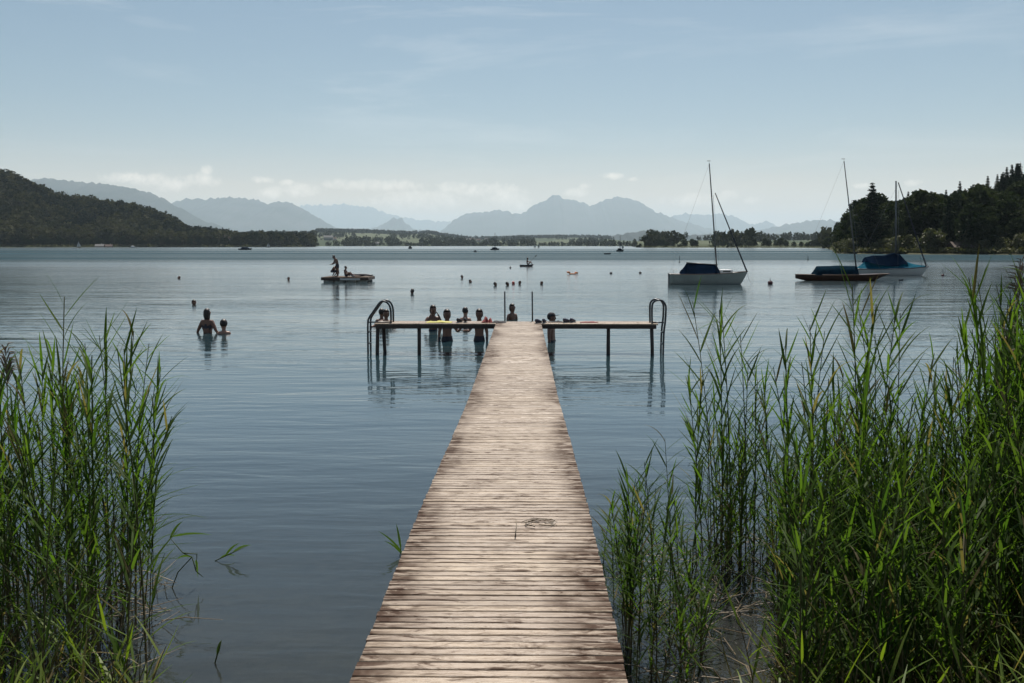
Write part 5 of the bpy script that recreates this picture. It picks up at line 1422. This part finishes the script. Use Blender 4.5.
# low sedge at the bank in the two lower corners
spots = []
def sedge(x, y, hh):
    z0 = ground_z(x, y); spots.append((x, y, z0 - .02, hh, rng.normal() * .10, rng.normal() * .10))
while len(spots) < 520:
    x = rng.uniform(-4.2, -1.15); y = rng.uniform(2.6, 5.3)
    if rng.random() < min(1, (-x - 1.05) / 1.2) and x < -.9 - .18 * y: sedge(x, y, rng.uniform(.35, .95))
reed_mass('sedge_bank', 'bright yellow-green sedge and young reed along the bank in the lower left corner', spots, 5, .34, .08, [M['reed_stem'], M['grass']], .06, .9)
spots = []
while len(spots) < 620:
    x = rng.uniform(1.2, 4.6); y = rng.uniform(2.6, 5.6)
    if rng.random() < min(1, (x - 1.0) / 1.6): sedge(x, y, rng.uniform(.35, .95))
reed_mass('sedge_bank', 'bright yellow-green sedge and young reed along the bank in the lower right corner', spots, 5, .34, .08, [M['reed_stem'], M['grass']], .06, .9)

# broken stalks and dead leaves lying on the shallow water
def litter(name, label, n, x0, x1, y0, y1, z0=.004, z1=.12):
    bm = bmesh.new()
    for k in range(n):
        x = rng.uniform(x0, x1); y = rng.uniform(y0, y1); a = rng.random() * 6.28; l = rng.uniform(.12, .7)
        za = rng.uniform(z0, z0 + .02) ; zb = rng.uniform(z0, z1)
        mid = Vector((x + math.cos(a) * l * .5, y + math.sin(a) * l * .5, (za + zb) / 2 + rng.uniform(-.01, .04)))
        tube(bm, [(x, y, za), mid, (x + math.cos(a + .2) * l, y + math.sin(a + .2) * l, zb)], [.004, .0035, .0015], 4)
    tag(bm_obj(name, bm, M['litter'], None), label, 'dead reeds', kind='stuff')
litter('reed_litter', 'broken dead reed stems lying in the shallow water at the foot of the left reeds', 150, -3.7, -2.35, 4.6, 7.6)
litter('reed_litter', 'broken dead reed stems lying in the shallow water at the foot of the right reeds', 420, 1.0, 4.6, 4.6, 8.4, z1=.2)

# small clumps apart from the beds
def bent_stalk(name, label, lines, leaves=(), cat='reed'):
    e = None; bm = bmesh.new()
    P0 = on_plane(*lines[0][0]); Y = P0.y
    for ln in lines:
        pts = [at_y(a, b, Y) for a, b in ln]; 
        tube(bm, pts, [.0045] * (len(pts) - 1) + [.002], 5)
    e = empty(name, (P0.x, P0.y, 0), 0, label, cat)
    o = bm_obj('stem', bm, M['reed_stem'], e, True); o.location = (-P0.x, -P0.y, 0)
    if leaves:
        V = []; Q = []
        for (a, b) in leaves:
            A = at_y(*a, Y); B = at_y(*b, Y + .05); d = (B - A); s = d.cross(Vector((0, 1, .3))).normalized() * .011
            n = 5; base = len(V)
            for i in range(n + 1):
                u = i / n; c = A + d * u + Vector((0, 0, .02 * math.sin(u * math.pi))); w_ = (min(1, .3 + 3 * u) * (1 - u ** 2))
                V += [tuple(c + s * w_), tuple(c - s * w_ + Vector((0, .0008, 0)))]
            for i in range(n): Q.append((base + 2 * i, base + 2 * i + 1, base + 2 * i + 3, base + 2 * i + 2))
        q = link('leaves', np_mesh('leaves', V, Q, M['reed_leaf'], True, {'tone': np.full(len(V), .3), 'dry': np.full(len(V), .1)}), e); q.location = (-P0.x, -P0.y, 0)
    return e
bent_stalk('broken_reed', 'broken reed with angular bent leaves in open water right of the left bed', [[(172, 588), (178, 572), (192, 557), (183, 553), (170, 538)], [(192, 557), (196, 571), (203, 577)], [(183, 553), (197, 554), (196, 571)]],
           [((170, 538), (183, 521)), ((170, 537), (213, 535)), ((192, 557), (175, 560)), ((196, 560), (198, 578))])
bent_stalk('broken_reed', 'faint thin reed shoot lying almost flat on the water near the broken reed', [[(215, 561), (232, 553), (247, 546)]], [((232, 553), (252, 545)), ((225, 556), (240, 543)), ((220, 558), (236, 556))])
bent_stalk('reed_shoot', 'single short reed shoot poking from the water at the lower left, away from the bed', [[(215, 663), (218, 652), (221, 641)]], [((217, 656), (222, 640))])
bent_stalk('reed_shoot', 'two green leaves sticking out from under the left side of the jetty', [[(400, 556), (401, 548)]], [((402, 552), (378, 531)), ((401, 550), (396, 523)), ((402, 554), (384, 541))])
